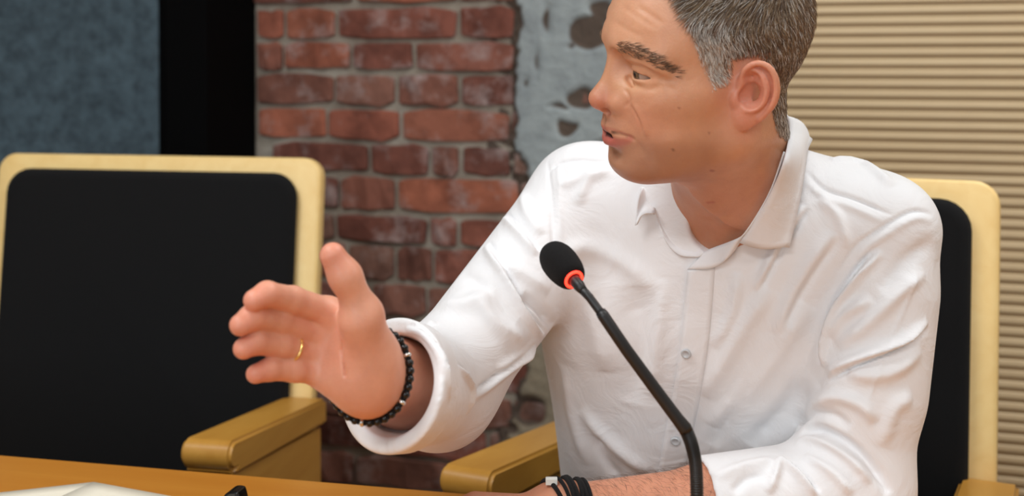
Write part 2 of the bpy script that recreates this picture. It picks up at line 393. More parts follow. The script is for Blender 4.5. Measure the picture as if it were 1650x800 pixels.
# ------------------------------------------------------------------ chairs
def rrect(x0, x1, y0, y1, r, n=6, bottom_r=None):
    o = []
    for (cx, cy, a0, rr) in ((x1 - r, y1 - r, 0, r), (x0 + r, y1 - r, 90, r), (x0 + r, y0 + r, 180, r), (x1 - r, y0 + r, 270, r)):
        for k in range(n + 1):
            a = math.radians(a0 + 90 * k / n); o.append((cx + rr * math.cos(a), cy + rr * math.sin(a)))
    return o
def make_chair():
    """local: -y is the front, x across (right as seen from the front), origin on the floor under the backrest face"""
    root = empty('armchair')
    rec = math.radians(7)
    def lean(o): o.location = (0, 0, .42); o.rotation_euler = (math.pi / 2 - rec, 0, 0); return o
    H = .665
    lean(link('back_frame', prism('back_frame', rrect(-.3185, .3185, 0, H, .035), -.034, -.004, .005, 2), M['frame'], root, True))
    cu = prism('back_cushion', rrect(-.283, .283, .03, H - .028, .045), -.004, .030, .018, 4)
    lean(link('back_cushion', cu, M['black_fabric'], root, True))
    se = link('seat_cushion', prism('seat_cushion', rrect(-.255, .255, -.47, -.02, .04), .36, .45, .025, 4), M['black_fabric'], root, True)
    link('seat_frame', box_me('seat_frame', (-.272, -.33, .30), (.272, .02, .36), .006), M['arm'], root)
    for s in (-1, 1):
        # armrest: wide board rounded at the front, falling slightly towards the back
        Lf, Lb = -.365, .03
        prof = [(Lb, .667), (Lb, .624), (Lf + .012, .664)]
        for k in range(15):
            a = math.radians(-90 - 180 * k / 14); prof.append((Lf + .02 + .02 * math.cos(a), (.684 + .021 * math.sin(a) + .008)))
        bm = bmesh.new(); x0, x1 = s * .348, s * .272
        va = [bm.verts.new((x0, y, z)) for y, z in prof]; vb = [bm.verts.new((x1, y, z)) for y, z in prof]
        bm.faces.new(va); bm.faces.new(vb[::-1]); n = len(prof)
        for i in range(n): bm.faces.new((va[i], vb[i], vb[(i + 1) % n], va[(i + 1) % n]))
        bmesh.ops.recalc_face_normals(bm, faces=bm.faces[:])
        bmesh.ops.bevel(bm, geom=[e for e in bm.edges if e.calc_face_angle(0) > .9], offset=.005, segments=3, affect='EDGES')
        me = bpy.data.meshes.new('armrest'); bm.to_mesh(me); bm.free()
        link('armrest', me, M['arm'], root, True); me.set_sharp_from_angle(angle=math.radians(50))
        # side panel below, pale front edge
        bm = bmesh.new(); pr = [(.02, 0), (.02, .618), (Lf + .03, .660), (Lf + .03, 0)]
        va = [bm.verts.new((s * .340, y, z)) for y, z in pr]; vb = [bm.verts.new((s * .280, y, z)) for y, z in pr]
        bm.faces.new(va); bm.faces.new(vb[::-1])
        for i in range(4): bm.faces.new((va[i], vb[i], vb[(i + 1) % 4], va[(i + 1) % 4]))
        bmesh.ops.recalc_face_normals(bm, faces=bm.faces[:])
        me = bpy.data.meshes.new('side_panel'); bm.to_mesh(me); bm.free(); sp = link('side_panel', me, M['arm'], root)
        link('front_edging', box_me('front_edging', (min(s * .340, s * .280), Lf + .018, 0), (max(s * .340, s * .280), Lf + .03, .657), .003), M['pale_end'], sp)
    return root
def copy_tree(o, parent=None):
    c = o.copy(); C.objects.link(c); c.parent = parent
    for ch in o.children: copy_tree(ch, c)
    return c
ch1 = make_chair(); ch1.location = (-.668, 2.07, 0); ch1.rotation_euler = (0, 0, -math.radians(11))
tag(ch1, 'empty armchair with black upholstery and pale wooden frame beside the black column', 'chair', 'meeting room armchairs')
ch2 = copy_tree(ch1); ch2.location = (.372, 1.737, 0); ch2.rotation_euler = (0, 0, -math.radians(25))
tag(ch2, 'armchair with black upholstery in which the man in the white shirt sits', 'chair', 'meeting room armchairs')

# ------------------------------------------------------------------ implicit-surface kit (smooth bodies meshed with surface nets)
f32 = np.float32
def A3(v): return np.asarray(v, f32)
def ell(p, c, r, R=None):
    q = p - A3(c)
    if R is not None: q = q @ A3(R)
    r = A3(r); k0 = np.linalg.norm(q / r, axis=1); k1 = np.linalg.norm(q / (r * r), axis=1) + 1e-9
    return k0 * (k0 - 1) / k1
def sph(p, c, r): return np.linalg.norm(p - A3(c), axis=1) - f32(r)
def cap(p, a, b, ra, rb=None):
    rb = ra if rb is None else rb
    a = A3(a); ba = A3(b) - a; pa = p - a
    h = np.clip(pa @ ba / f32(ba @ ba + 1e-12), 0, 1)
    return np.linalg.norm(pa - h[:, None] * ba, axis=1) - (f32(ra) + f32(rb - ra) * h)
def chain(p, pts, rad, k=None):
    d = None
    for i in range(len(pts) - 1):
        e = cap(p, pts[i], pts[i + 1], rad[i], rad[i + 1])
        d = e if d is None else (np.minimum(d, e) if k is None else smin(d, e, k))
    return d
def smin(a, b, k):
    h = np.maximum(k - np.abs(a - b), 0) / f32(k); return np.minimum(a, b) - h * h * f32(k * .25)
def smax(a, b, k): return -smin(-a, -b, k)
def mesh_sdf(f, lo, hi, h, blk=8):
    lo = np.asarray(lo, float); hi = np.asarray(hi, float)
    nb = np.ceil((hi - lo) / (h * blk)).astype(int); n = nb * blk
    bc = np.stack(np.meshgrid(*[lo[i] + (np.arange(nb[i]) + .5 - .5 / blk) * blk * h for i in range(3)], indexing='ij'), -1).reshape(-1, 3)
    bv = f(bc.astype(f32)).reshape(nb)
    act = np.abs(bv) < blk * h * 1.35
    val = np.repeat(np.repeat(np.repeat(np.sign(bv) * 1.0, blk, 0), blk, 1), blk, 2).astype(f32)
    am = np.repeat(np.repeat(np.repeat(act, blk, 0), blk, 1), blk, 2)
    idx = np.argwhere(am)
    for s in range(0, len(idx), 400000):
        ii = idx[s:s + 400000]
        val[ii[:, 0], ii[:, 1], ii[:, 2]] = f((lo + ii * h).astype(f32))
    # surface nets
    ins = val < 0
    cnt = np.zeros(n - 1, np.int8)
    for dx in (0, 1):
        for dy in (0, 1):
            for dz in (0, 1): cnt += ins[dx:n[0] - 1 + dx, dy:n[1] - 1 + dy, dz:n[2] - 1 + dz]
    cell = np.argwhere((cnt > 0) & (cnt < 8))
    cid = np.full(n - 1, -1, np.int32); cid[cell[:, 0], cell[:, 1], cell[:, 2]] = np.arange(len(cell))
    cv = {}
    for dx in (0, 1):
        for dy in (0, 1):
            for dz in (0, 1): cv[dx, dy, dz] = val[cell[:, 0] + dx, cell[:, 1] + dy, cell[:, 2] + dz]
    acc = np.zeros((len(cell), 3)); m = np.zeros(len(cell))
    for a in cv:
        for ax in range(3):
            if a[ax]: continue
            b = list(a); b[ax] = 1; b = tuple(b)
            x = (cv[a] < 0) != (cv[b] < 0)
            t = np.where(x, cv[a] / np.where(x, cv[a] - cv[b], 1), 0)
            pt = np.tile(np.array(a, float), (len(cell), 1)); pt[:, ax] += t
            acc += pt * x[:, None]; m += x
    V = lo + (cell + acc / m[:, None]) * h
    Q = []
    for ax in range(3):
        o1, o2 = [(1, 2), (2, 0), (0, 1)][ax]
        s0 = [slice(1, -1)] * 3; s0[ax] = slice(0, -1); s1 = list(s0); s1[ax] = slice(1, None)
        a = ins[tuple(s0)]; b = ins[tuple(s1)]
        e = np.argwhere(a != b); fl = a[e[:, 0], e[:, 1], e[:, 2]]
        g = e.copy(); g[:, o1] += 1; g[:, o2] += 1
        def ci(d1, d2):
            q = g.copy(); q[:, o1] -= d1; q[:, o2] -= d2; return cid[q[:, 0], q[:, 1], q[:, 2]]
        q = np.stack([ci(1, 1), ci(0, 1), ci(0, 0), ci(1, 0)], 1)
        q[~fl] = q[~fl][:, ::-1]; Q.append(q)
    Q = np.concatenate(Q); Q = Q[(Q >= 0).all(1)]
    return V, Q
def vnormals(V, Q):
    n = np.cross(V[Q[:, 2]] - V[Q[:, 0]], V[Q[:, 3]] - V[Q[:, 1]])
    out = np.zeros_like(V)
    for k in range(4): np.add.at(out, Q[:, k], n)
    return out / (np.linalg.norm(out, axis=1)[:, None] + 1e-12)
def smooth_mesh(V, Q, it=1, lam=.5):
    for _ in range(it):
        s = np.zeros_like(V); c = np.zeros(len(V))
        for a, b in ((0, 1), (1, 2), (2, 3), (3, 0)):
            np.add.at(s, Q[:, a], V[Q[:, b]]); np.add.at(s, Q[:, b], V[Q[:, a]])
            np.add.at(c, Q[:, a], 1); np.add.at(c, Q[:, b], 1)
        V = V + lam * (s / np.maximum(c, 1)[:, None] - V)
    return V

# ------------------------------------------------------------------ the man: joints in the room
def yprot(yaw, pit, roll):
    cy, sy, cp, sp, cr, sr = math.cos(yaw), math.sin(yaw), math.cos(pit), math.sin(pit), math.cos(roll), math.sin(roll)
    Rr = np.array([[1, 0, 0], [0, cr, sr], [0, -sr, cr]]); Rp = np.array([[cp, 0, sp], [0, 1, 0], [-sp, 0, cp]])
    return np.stack([[-sy, -cy, 0], [cy, -sy, 0], [0, 0, 1]], 1) @ Rp @ Rr
HR = yprot(*[math.radians(a) for a in (77, 6.4, 11)])     # head: x forward, y his left, z up
HC = P(1137, 126, 1.187); HS = 1.02
def h2w(v): return HC + (np.asarray(v, float) * HS) @ HR.T
def w2h(v): return ((np.asarray(v, float) - HC) @ HR) / HS
R_SH, L_SH = P(938, 324, 1.40), P(1420, 372, 1.285)
NECK = P(1185, 345, 1.335)
R_EL, R_WR = P(706, 628, 1.25), P(592, 600, 1.0)
L_EL, L_WR = P(1372, 794, 1.26), P(905, 830, 1.20)
TY = math.radians(20); TF = np.array([-math.sin(TY), -math.cos(TY), 0]); TL = np.array([math.cos(TY), -math.sin(TY), 0])

# ------------------------------------------------------------------ torso core (hidden by the clothes)
def obox(*pts, m): a = np.array(pts); return a.min(0) - m, a.max(0) + m
TR = np.stack([TL, -TF, [0, 0, 1]], 1)      # torso axes: x = his left, y = back, z up
HIP = np.array([.285, 1.52, .57])
CHEST = P(1165, 500, 1.385); BELLY = P(1165, 735, 1.485)
def tilt(R, a):                              # lean the trunk forward by a
    c, s = math.cos(a), math.sin(a); return R @ np.array([[1, 0, 0], [0, c, -s], [0, s, c]])
TRL = tilt(TR, math.radians(14))
def trunk_sdf(p, g):
    d = ell(p, CHEST, (.185 + g, .105 + g, .165 + g), TRL)
    d = smin(d, ell(p, BELLY, (.178 + g, .122 + g, .165 + g), TRL), .08)
    d = smin(d, cap(p, R_SH + TL * .012, L_SH - TL * .012, .052 + g, .052 + g), .07)
    d = smin(d, cap(p, sub(R_SH, NECK, .35), NECK + np.array([0, 0, .005]) - TF * .02, .036 + g, .052 + g), .05)
    d = smin(d, cap(p, sub(L_SH, NECK, .35), NECK + np.array([0, 0, .005]) - TF * .02, .040 + g, .052 + g), .05)
    return smin(d, ell(p, HIP, (.165 + g, .125 + g, .12 + g), TR), .06)

# ------------------------------------------------------------------ head, neck and upper chest (head frame)
EYE = np.array([.0732, .0330, .0212]); ER = .0130
# ear frame: a = backwards, b = up, n = outwards
EO = np.array([.002, .0725, -.002]); EA = unit([-.90, .40, -.06]); EB = unit([-.06, .05, 1]); EN = unit(np.cross(EA, EB))
if EN[1] < 0: EN = -EN
EB = unit(np.cross(EN, EA)) * (1 if np.cross(EN, EA)[2] > 0 else -1)
def ear_pt(x, y, n=0):
    """ear sketch coordinates (px of the 3.636x crop) -> head frame"""
    return EO + EA * (x - 350) * .000152 + EB * (580 - y) * .000172 + EN * n
HELIX = spline([ear_pt(415, 545, .001), ear_pt(392, 480, .005), ear_pt(400, 425, .0075), ear_pt(440, 388, .009), ear_pt(495, 378, .010), ear_pt(550, 402, .011), ear_pt(585, 455, .012), ear_pt(597, 525, .012), ear_pt(580, 595, .0105), ear_pt(545, 645, .008), ear_pt(505, 688, .0065)], 20)
ANTI = spline([ear_pt(455, 425, .006), ear_pt(505, 450, .0085), ear_pt(535, 510, .010), ear_pt(530, 570, .0105), ear_pt(500, 615, .010), ear_pt(455, 640, .009), ear_pt(418, 640, .007)], 12)
def ear_sdf(q):
    e = np.stack([(q - A3(EO)) @ A3(EA), (q - A3(EO)) @ A3(EB), (q - A3(EO)) @ A3(EN)], 1)
    def E(x, y, n): return ((x - 350) * .000152, (580 - y) * .000172, n)
    d = ell(e, E(480, 505, .0045), (.0180, .0225, .0035))
    d = smin(d, ell(e, E(455, 620, .004), (.0160, .018, .0038)), .006)
    d = smin(d, ell(e, E(412, 695, .0035), (.0105, .0125, .0050)), .006)
    d = smin(d, chain(q, HELIX, np.linspace(.0026, .0034, 20)), .0025)
    d = smin(d, chain(q, ANTI, np.full(12, .0029)), .003)
    d = smin(d, ell(e, E(352, 590, .0035), (.0042, .0075, .0045)), .004)
    d = smin(d, cap(e, E(400, 660, -.012), E(420, 430, -.012), .009, .008), .010)
    d = smax(d, -ell(e, E(448, 555, .0095), (.0094, .0130, .0115)), .003)
    d = smax(d, -ell(e, E(410, 570, .005), (.0055, .007, .0085)), .003)
    d = smax(d, -ell(e, E(445, 468, .0100), (.0070, .0065, .0075)), .003)
    return d
NK_T = w2h(NECK); CH1 = w2h(NECK + TF * .06 + np.array([0, 0, -.10])); CH2 = w2h(NECK + TL * .07 + np.array([0, 0, -.05])); CH3 = w2h(NECK - TL * .07 + np.array([0, 0, -.05]))
def head_sdf(p):
    q = p.copy(); q[:, 1] = np.abs(q[:, 1])
    d = ell(q, (-.010, 0, .050), (.096, .0765, .083))
    d = smin(d, ell(q, (.0375, 0, .044), (.0590, .064, .066)), .03)
    d = smin(d, ell(q, (.042, 0, -.012), (.050, .057, .062)), .03)
    d = smin(d, ell(q, (.066, 0, -.030), (.0375, .041, .043)), .02)
    d = smin(d, cap(q, (.0, .053, -.050), (.070, .018, -.067), .017, .015), .025)
    d = smin(d, cap(q, (.0, .056, -.045), (-.006, .060, .0), .015, .014), .025)
    d = smin(d, ell(q, (.0780, 0, -.0690), (.0185, .025, .0170)), .018)
    d = smin(d, ell(q, (.040, .044, -.034), (.040, .024, .040)), .022)             # cheek
    d = smin(d, cap(q, (.064, .040, -.004), (.030, .057, .002), .014, .013), .026)   # cheekbone
    d = smin(d, cap(q, (.0850, .014, .0475), (.064, .050, .0405), .0105, .009), .014)  # brow ridge
    d = smin(d, ell(q, (.0835, 0, .052), (.013, .016, .012)), .012)
    # flesh under the jaw and neck
    d = smin(d, ell(q, (.044, 0, -.072), (.046, .042, .020)), .03)
    nk0 = A3((-.013, 0, -.042))
    d = smin(d, cap(q, nk0, (.5 * nk0 + .5 * A3(NK_T) + A3((0, 0, -.0))) , .058, .060), .03)
    s = p
    d2 = cap(s, nk0, NK_T, .057, .064)
    d2 = smin(d2, cap(s, .5 * (nk0 + A3(NK_T)) + A3((.004, .030, 0)), w2h(NECK + TF * .05 + TL * .02 + np.array([0, 0, -.03])), .018, .012), .03)
    d = smin(d, d2, .025)
    wp = (A3(HC) + (s * f32(HS)) @ A3(HR.T)).astype(f32)
    ch = smax(trunk_sdf(wp, -.010), sph(wp, NECK + TF * .03, .115), .02)
    d = smin(d, ch, .035)
    # eye sockets
    d = smax(d, -ell(q, (.0930, .0340, .0230), (.0165, .0225, .0118)), .014)
    d = smax(d, -ell(q, (.096, .0150, .028), (.011, .0060, .012)), .010)
    # nose
    nose = chain(q, [(.0790, 0, .041), (.0905, 0, .024), (.1015, 0, .006), (.1095, 0, -.0070)], [.0080, .0080, .0085, .0116])
    nose = smin(nose, cap(q, (.085, .006, .014), (.094, .012, -.009), .008, .0095), .010)
    nose = smin(nose, ell(q, (.0925, .0182, -.0100), (.0138, .0082, .0096)), .0035)
    nose = smin(nose, cap(q, (.104, 0, -.015), (.100, 0, -.019), .0055, .006), .006)
    d = smin(d, nose, .009)
    d = smax(d, -ell(q, (.1045, .0078, -.0195), (.0075, .0034, .0040)), .003)         # nostrils
    # lips and mouth
    d = smin(d, ell(q, (.083, 0, -.040), (.0225, .030, .016)), .012)
    d = smin(d, chain(q, [(.1045, .0, -.0355), (.1035, .006, -.0345), (.0955, .017, -.0375), (.0830, .0290, -.0425)], [.0042, .0043, .0038, .0020]), .0035)
    d = smin(d, chain(q, [(.1020, 0, -.0515), (.1005, .008, -.0510), (.0940, .018, -.0480), (.0825, .0285, -.0435)], [.0068, .0066, .0052, .0022]), .004)
    d = smax(d, -ell(q, (.1020, 0, -.0625), (.0050, .020, .0045)), .012)
    d = smax(d, -chain(q, [(.1080, 0, -.0432), (.1035, .010, -.0428), (.0955, .020, -.0430), (.0845, .0285, -.0432)], [.0031, .0031, .0024, .0010]), .0022)
    d = smax(d, -cap(q, (.1085, 0, -.026), (.1085, 0, -.035), .0022), .004)           # philtrum
    # folds: nose-to-mouth, below the eye, crow's feet, forehead lines
    d = smax(d, -chain(q, [(.0895, .0255, -.0070), (.0860, .0320, -.019), (.0800, .0375, -.034), (.0750, .0390, -.044)], [.0008, .0011, .0009, .0004]), .006)
    d = smax(d, -chain(q, [(.0860, .018, .0135), (.0845, .028, .0080), (.0770, .041, .0090)], [.0010, .0013, .0010]), .005)
    # lids
    ql = q - A3(EYE)
    lid = np.linalg.norm(ql * A3((1, .93, 1)), axis=1) - f32(ER + .0016)
    d = smin(d, lid, .0045)
    d = smin(d, chain(q, [(.0830, .0165, .0325), (.0850, .0260, .0350), (.0820, .0390, .0325), (.0730, .0490, .0255)], [.0028, .0034, .0040, .0030]), .006)   # heavy upper lid fold
    wv, hu, hl = .0178, .0036, .0046
    ru = (wv * wv + hu * hu) / (2 * hu); rl = (wv * wv + hl * hl) / (2 * hl)
    yy = ql[:, 1]; zz = ql[:, 2] + .10 * yy + f32(.0003)
    ves = np.maximum(np.sqrt(yy * yy + (zz + f32(ru - hu)) ** 2) - f32(ru), np.sqrt(yy * yy + (zz - f32(rl - hl)) ** 2) - f32(rl))
    ves = np.maximum(ves, -ql[:, 0] - f32(.005)); ves = np.maximum(ves, ql[:, 0] - f32(.03))
    d = smax(d, -ves, .0012)
    d = np.maximum(d, -(sph(q, EYE, ER * .985)) * 1.0) if False else d
    e = ear_sdf(q)
    return smin(d, e, .004)
def interp(x, xs, ys): return np.interp(x, xs, ys)
def hair_mask(q):
    x, y, z = q[:, 0], np.abs(q[:, 1]), q[:, 2]
    front = interp(z, [-.01, .005, .030, .055, .080, .100, .115, .130], [.020, .024, .033, .042, .045, .045, .058, .13]) - x
    low = z - interp(x, [-.11, -.075, -.050, -.040, -.030, -.022, .004, .010, .03], [-.070, -.066, -.048, -.020, .022, .037, .037, .013, .008])
    return np.minimum(front, low)
def gauss(V, c, r): return np.exp(-(((V - np.asarray(c)) / np.asarray(r)) ** 2).sum(1))
SKIN = np.array(srgb(212, 156, 121))
def paint(col, k, c): c = np.asarray(c); return col * (1 - k[:, None]) + c * k[:, None]
def head_colors(V):
    q = V.copy(); q[:, 1] = np.abs(q[:, 1])
    c = np.tile(SKIN, (len(V), 1))
    red = np.array(srgb(206, 120, 100))
    c = paint(c, .65 * gauss(q, (.112, .004, -.010), (.016, .014, .012)), red)
    c = paint(c, .35 * gauss(q, (.075, .040, -.020), (.03, .03, .022)), red)
    c = paint(c, .55 * np.clip(gauss(q, ear_pt(470, 560, .006), (.03, .02, .04)) * 1.6, 0, 1) * (q[:, 1] > .068), srgb(222, 140, 122))
    c = paint(c, .55 * gauss(q, (.0845, .030, .0100), (.02, .016, .006)), srgb(226, 178, 136))
    c = paint(c, .5 * gauss(q, (.08, .02, .07), (.05, .05, .03)), srgb(230, 174, 140))  # brighter forehead: some of the light on it is put into the skin colour
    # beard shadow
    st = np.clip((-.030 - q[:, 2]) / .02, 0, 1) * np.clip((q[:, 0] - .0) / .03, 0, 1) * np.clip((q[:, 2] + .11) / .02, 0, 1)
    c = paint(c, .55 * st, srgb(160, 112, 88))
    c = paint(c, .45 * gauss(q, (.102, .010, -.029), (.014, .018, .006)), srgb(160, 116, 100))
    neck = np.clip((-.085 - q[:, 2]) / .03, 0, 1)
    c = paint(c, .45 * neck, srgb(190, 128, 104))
    # lips
    lp = np.zeros(len(V))
    for pts, r in (([(.1070, .0, -.0385), (.1050, .008, -.0382), (.0970, .018, -.0402), (.0850, .0285, -.0425)], .0030), ([(.1065, 0, -.0500), (.1055, .008, -.0495), (.0970, .018, -.0472), (.0850, .0280, -.0435)], .0058)):
        lp = np.maximum(lp, np.clip(1.6 - chain(q.astype(f32), pts, [0] * 4) / r, 0, 1))
    c = paint(c, .85 * np.clip(lp, 0, 1), srgb(190, 104, 94))
    ins = np.clip(1 - chain(q.astype(f32), [(.1030, 0, -.0432), (.0990, .010, -.0430), (.0930, .018, -.0430)], [.0035, .0034, .002]) / .001, 0, 1)
    c = paint(c, ins, (.035, .012, .010))  # shade inside the parted lips, painted near-black
    for m, r in (((.062, .058, -.050), .0016), ((.030, .062, -.062), .0018), ((.052, .063, -.030), .0010)):
        pass
    hm = np.clip(hair_mask(V) / .008 + .3, 0, 1) * (V[:, 2] > -.068) * ~((q[:, 1] > .072) & (q[:, 2] < .036) & (q[:, 0] < .008) & (q[:, 0] > -.045))
    sil = np.clip((q[:, 0] + .010) / .035, 0, 1) * np.clip((.085 - q[:, 2]) / .03, 0, 1)
    c = paint(c, .85 * hm * (1 - sil), srgb(92, 78, 66)); c = paint(c, .8 * hm * sil, srgb(158, 146, 136))
    return c

# ------------------------------------------------------------------ hands and forearms
def sub(a, b, t): return np.asarray(a) * (1 - t) + np.asarray(b) * t
WR2 = P(600, 604, 1.012)
RH = dict(
    index=([P(530, 503, .992), P(472, 483, .966), P(430, 474, .944), P(410, 484, .934)], [.0112, .0106, .0098, .0088]),
    middle=([P(514, 538, .998), P(450, 517, .966), P(406, 512, .942), P(388, 524, .932)], [.0116, .0110, .0102, .0090]),
    ring=([P(512, 573, 1.0), P(452, 556, .968), P(410, 552, .946), P(393, 562, .936)], [.0112, .0106, .0097, .0086]),
    little=([P(522, 603, 1.0), P(474, 597, .976), P(434, 596, .958), P(412, 603, .948)], [.0102, .0095, .0088, .0078]))
RTH = ([P(600, 570, .992), P(585, 505, .970), P(556, 445, .958), P(536, 412, .954)], [.0155, .0138, .0126, .0106])
def rhand_sdf(p):
    d = None
    wr = R_WR
    for k, o in (('index', (-4, -14, 0)), ('middle', (-3, -5, .004)), ('ring', (-2, 5, .004)), ('little', (0, 14, .002))):
        m = RH[k][0][0]; st = P(592 + o[0], 600 + o[1] * 1.7, 1.0 + o[2])
        e = cap(p, st, m, .0135, RH[k][1][0] + .0012); d = e if d is None else smin(d, e, .012)
    d = smin(d, cap(p, P(572, 590, 1.0), P(540, 560, 1.002), .014, .013), .015)
    # heel of the thumb and of the little finger
    d = smin(d, cap(p, P(588, 578, .985), P(580, 520, .968), .0185, .0150), .014)
    d = smin(d, cap(p, P(575, 618, .990), P(532, 610, .990), .0145, .0120), .012)
    # forearm
    d = smin(d, cap(p, wr, sub(R_WR, R_EL, .45), .0285, .0400), .022)
    d = smin(d, cap(p, sub(R_WR, R_EL, .45), R_EL, .0400, .0410), .02)
    d = smin(d, cap(p, P(590, 572, .998), P(592, 628, 1.002), .020), .02)
    fs = None
    for k in RH:
        pts, r = RH[k]
        e = chain(p, pts, r, .004)
        fs = e if fs is None else smin(fs, e, .0030)
    d = smin(d, fs, .007)
    d = smin(d, chain(p, *RTH, .008), .016)
    # palm creases
    for pts in ([P(560, 530, .966), P(552, 565, .972), P(558, 605, .970)], [P(535, 525, .968), P(515, 545, .972), P(500, 560, .978)]):
        d = smax(d, -chain(p, pts, [.0003] * len(pts)), .005)
    return d
TBL = TZ
LH = {}
_w = L_WR; _dir = unit((L_WR - L_EL) * np.array([1, 1, 0])); _sd = np.array([-_dir[1], _dir[0], 0])
if _sd[1] > 0: _sd = -_sd                    # towards the camera = thumb side (palm down, left hand)
for i, (k, off, ln, r) in enumerate((('index', .030, .082, .0095), ('middle', .010, .090, .0098), ('ring', -.011, .084, .0092), ('little', -.030, .068, .0082))):
    m = _w + _dir * (.092 - abs(off) * .25) + _sd * off; m[2] = TBL + .049 - .12 * abs(off - .004)
    a = m + _dir * ln * .48 + _sd * off * .12; a[2] = TBL + .046 - .1 * abs(off)
    b = a + _dir * ln * .30; b[2] = TBL + .026
    c = b + _dir * ln * .12; c[2] = TBL + .0100
    LH[k] = ([m, a, b, c], [r + .001, r, r * .93, r * .85])
def lhand_sdf(p):
    d = None
    for i, k in enumerate(LH):
        st = _w + _sd * (.018 - .012 * i) + np.array([0, 0, -.004]); e = cap(p, st, LH[k][0][0], .0150, .0125)
        d = e if d is None else smin(d, e, .014)
    d = smin(d, cap(p, L_WR, sub(L_WR, L_EL, .5), .0285, .0370), .025)
    d = smin(d, cap(p, sub(L_WR, L_EL, .5), L_EL, .0370, .0400), .02)
    d = smin(d, cap(p, L_WR + _sd * .012, L_WR - _sd * .012, .0245), .02)
    for k in LH: d = smin(d, chain(p, *LH[k], .004), .005)
    t0 = _w + _dir * .015 + _sd * .026; t0[2] = TBL + .026; t1 = _w + _dir * .055 + _sd * .052; t1[2] = TBL + .022; t2 = t1 + _dir * .030 + _sd * .008; t2[2] = TBL + .016; t3 = t2 + _dir * .024; t3[2] = TBL + .012
    d = smin(d, chain(p, [t0, t1, t2, t3], [.016, .013, .0115, .010], .005), .012)
    return smax(d, f32(TBL + .0008) - p[:, 2], .004)

def core_sdf(p):
    g = -.014
    d = trunk_sdf(p, g)
    d = smin(d, chain(p, [R_SH, R_EL], [.042, .036]), .03)
    return smin(d, chain(p, [L_SH, L_EL], [.042, .036]), .03)

class Cloth:
    """displaces mesh vertices along folds drawn as pixel polylines and dropped on to the surface"""
    def __init__(s, V, Q):
        s.V = V; s.Q = Q; s.N = vnormals(V, Q); s.bvh = BVHTree.FromPolygons(V.tolist(), Q.tolist()); s.D = np.zeros(len(V))
        s.o = Vector((0, 0, CAMZ)); s.vis = (s.N * (np.array([0, 0, CAMZ]) - V)).sum(1) > -.03
    def hit(s, x, y):
        d = Vector(P(x, y, 1.0)) - s.o; r = s.bvh.ray_cast(s.o, d.normalized())
        return None if r[0] is None else np.array(r[0])
    def line(s, pts, n=None):
        pts = np.asarray(pts, float); L = np.linalg.norm(np.diff(pts, axis=0), axis=1).sum()
        out = [s.hit(*q) for q in spline(pts, max(6, int(L / 5)))]
        out = [o for o in out if o is not None]
        if len(out) < 2: return None
        # drop depth jumps
        k = [out[0]]
        for o in out[1:]:
            if np.linalg.norm(o - k[-1]) < .035: k.append(o)
        return np.array(k) if len(k) > 1 else None
    def stroke(s, pts, wpx, amp, kind='ridge', taper=True, scale=1430.0, mirror=None):
        L = s.line(pts)
        if L is None: return
        w = wpx / scale
        s.apply(L, w, amp, kind, taper)
        if mirror is not None: s.apply(mirror(L), w, amp, kind, taper, -1)
    def apply(s, L, w, amp, kind, taper, flip=1):
        lo = L.min(0) - 3 * w; hi = L.max(0) + 3 * w
        sel = np.nonzero(((s.V > lo) & (s.V < hi)).all(1) & (s.vis if flip == 1 else True))[0]
        if not len(sel): return
        v = s.V[sel]; best = np.full(len(sel), 9.); sg = np.zeros(len(sel)); tt = np.zeros(len(sel))
        m = len(L) - 1
        for i in range(m):
            a, b = L[i], L[i + 1]; ba = b - a; l2 = ba @ ba + 1e-12
            h = np.clip((v - a) @ ba / l2, 0, 1); r = v - a - h[:, None] * ba; dd = np.linalg.norm(r, axis=1)
            u = dd < best; best[u] = dd[u]; tt[u] = (i + h[u]) / m
            side = np.cross(ba, s.N[sel][u]); sg[u] = flip * np.sign((r[u] * side).sum(1))
        x = best / w
        if kind == 'ridge': f = np.exp(-x * x)
        elif kind == 'valley': f = -np.exp(-x * x)
        elif kind == 'fold':                       # ridge on the right of the stroke, valley on its left
            y = sg * x; f = np.exp(-(y - .7) ** 2 * 1.3) - .9 * np.exp(-(y + .25) ** 2 * 4)
        elif kind == 'step': f = .5 * np.tanh(sg * x * 1.6) * np.exp(-(x / 3) ** 2)
        if taper:
            ln = np.linalg.norm(np.diff(L, axis=0), axis=1).sum()
            f = f * (np.clip(np.minimum(tt, 1 - tt) * 5, 0, 1) ** .7 if ln > 6 * w else np.sin(np.pi * np.clip(tt, 0, 1)) ** 1.3)
        s.D[sel] += f * amp / 1000
    def done(s):
        return s.V + s.N * s.D[:, None]
parts = []
def add_part(V, Q, col): parts.append((V, Q, col))
V, Q = mesh_sdf(head_sdf, (-.13, -.11, -.20), (.145, .11, .15), .0015)
HCOL = head_colors(V)
FACE = Cloth(h2w(V), Q)
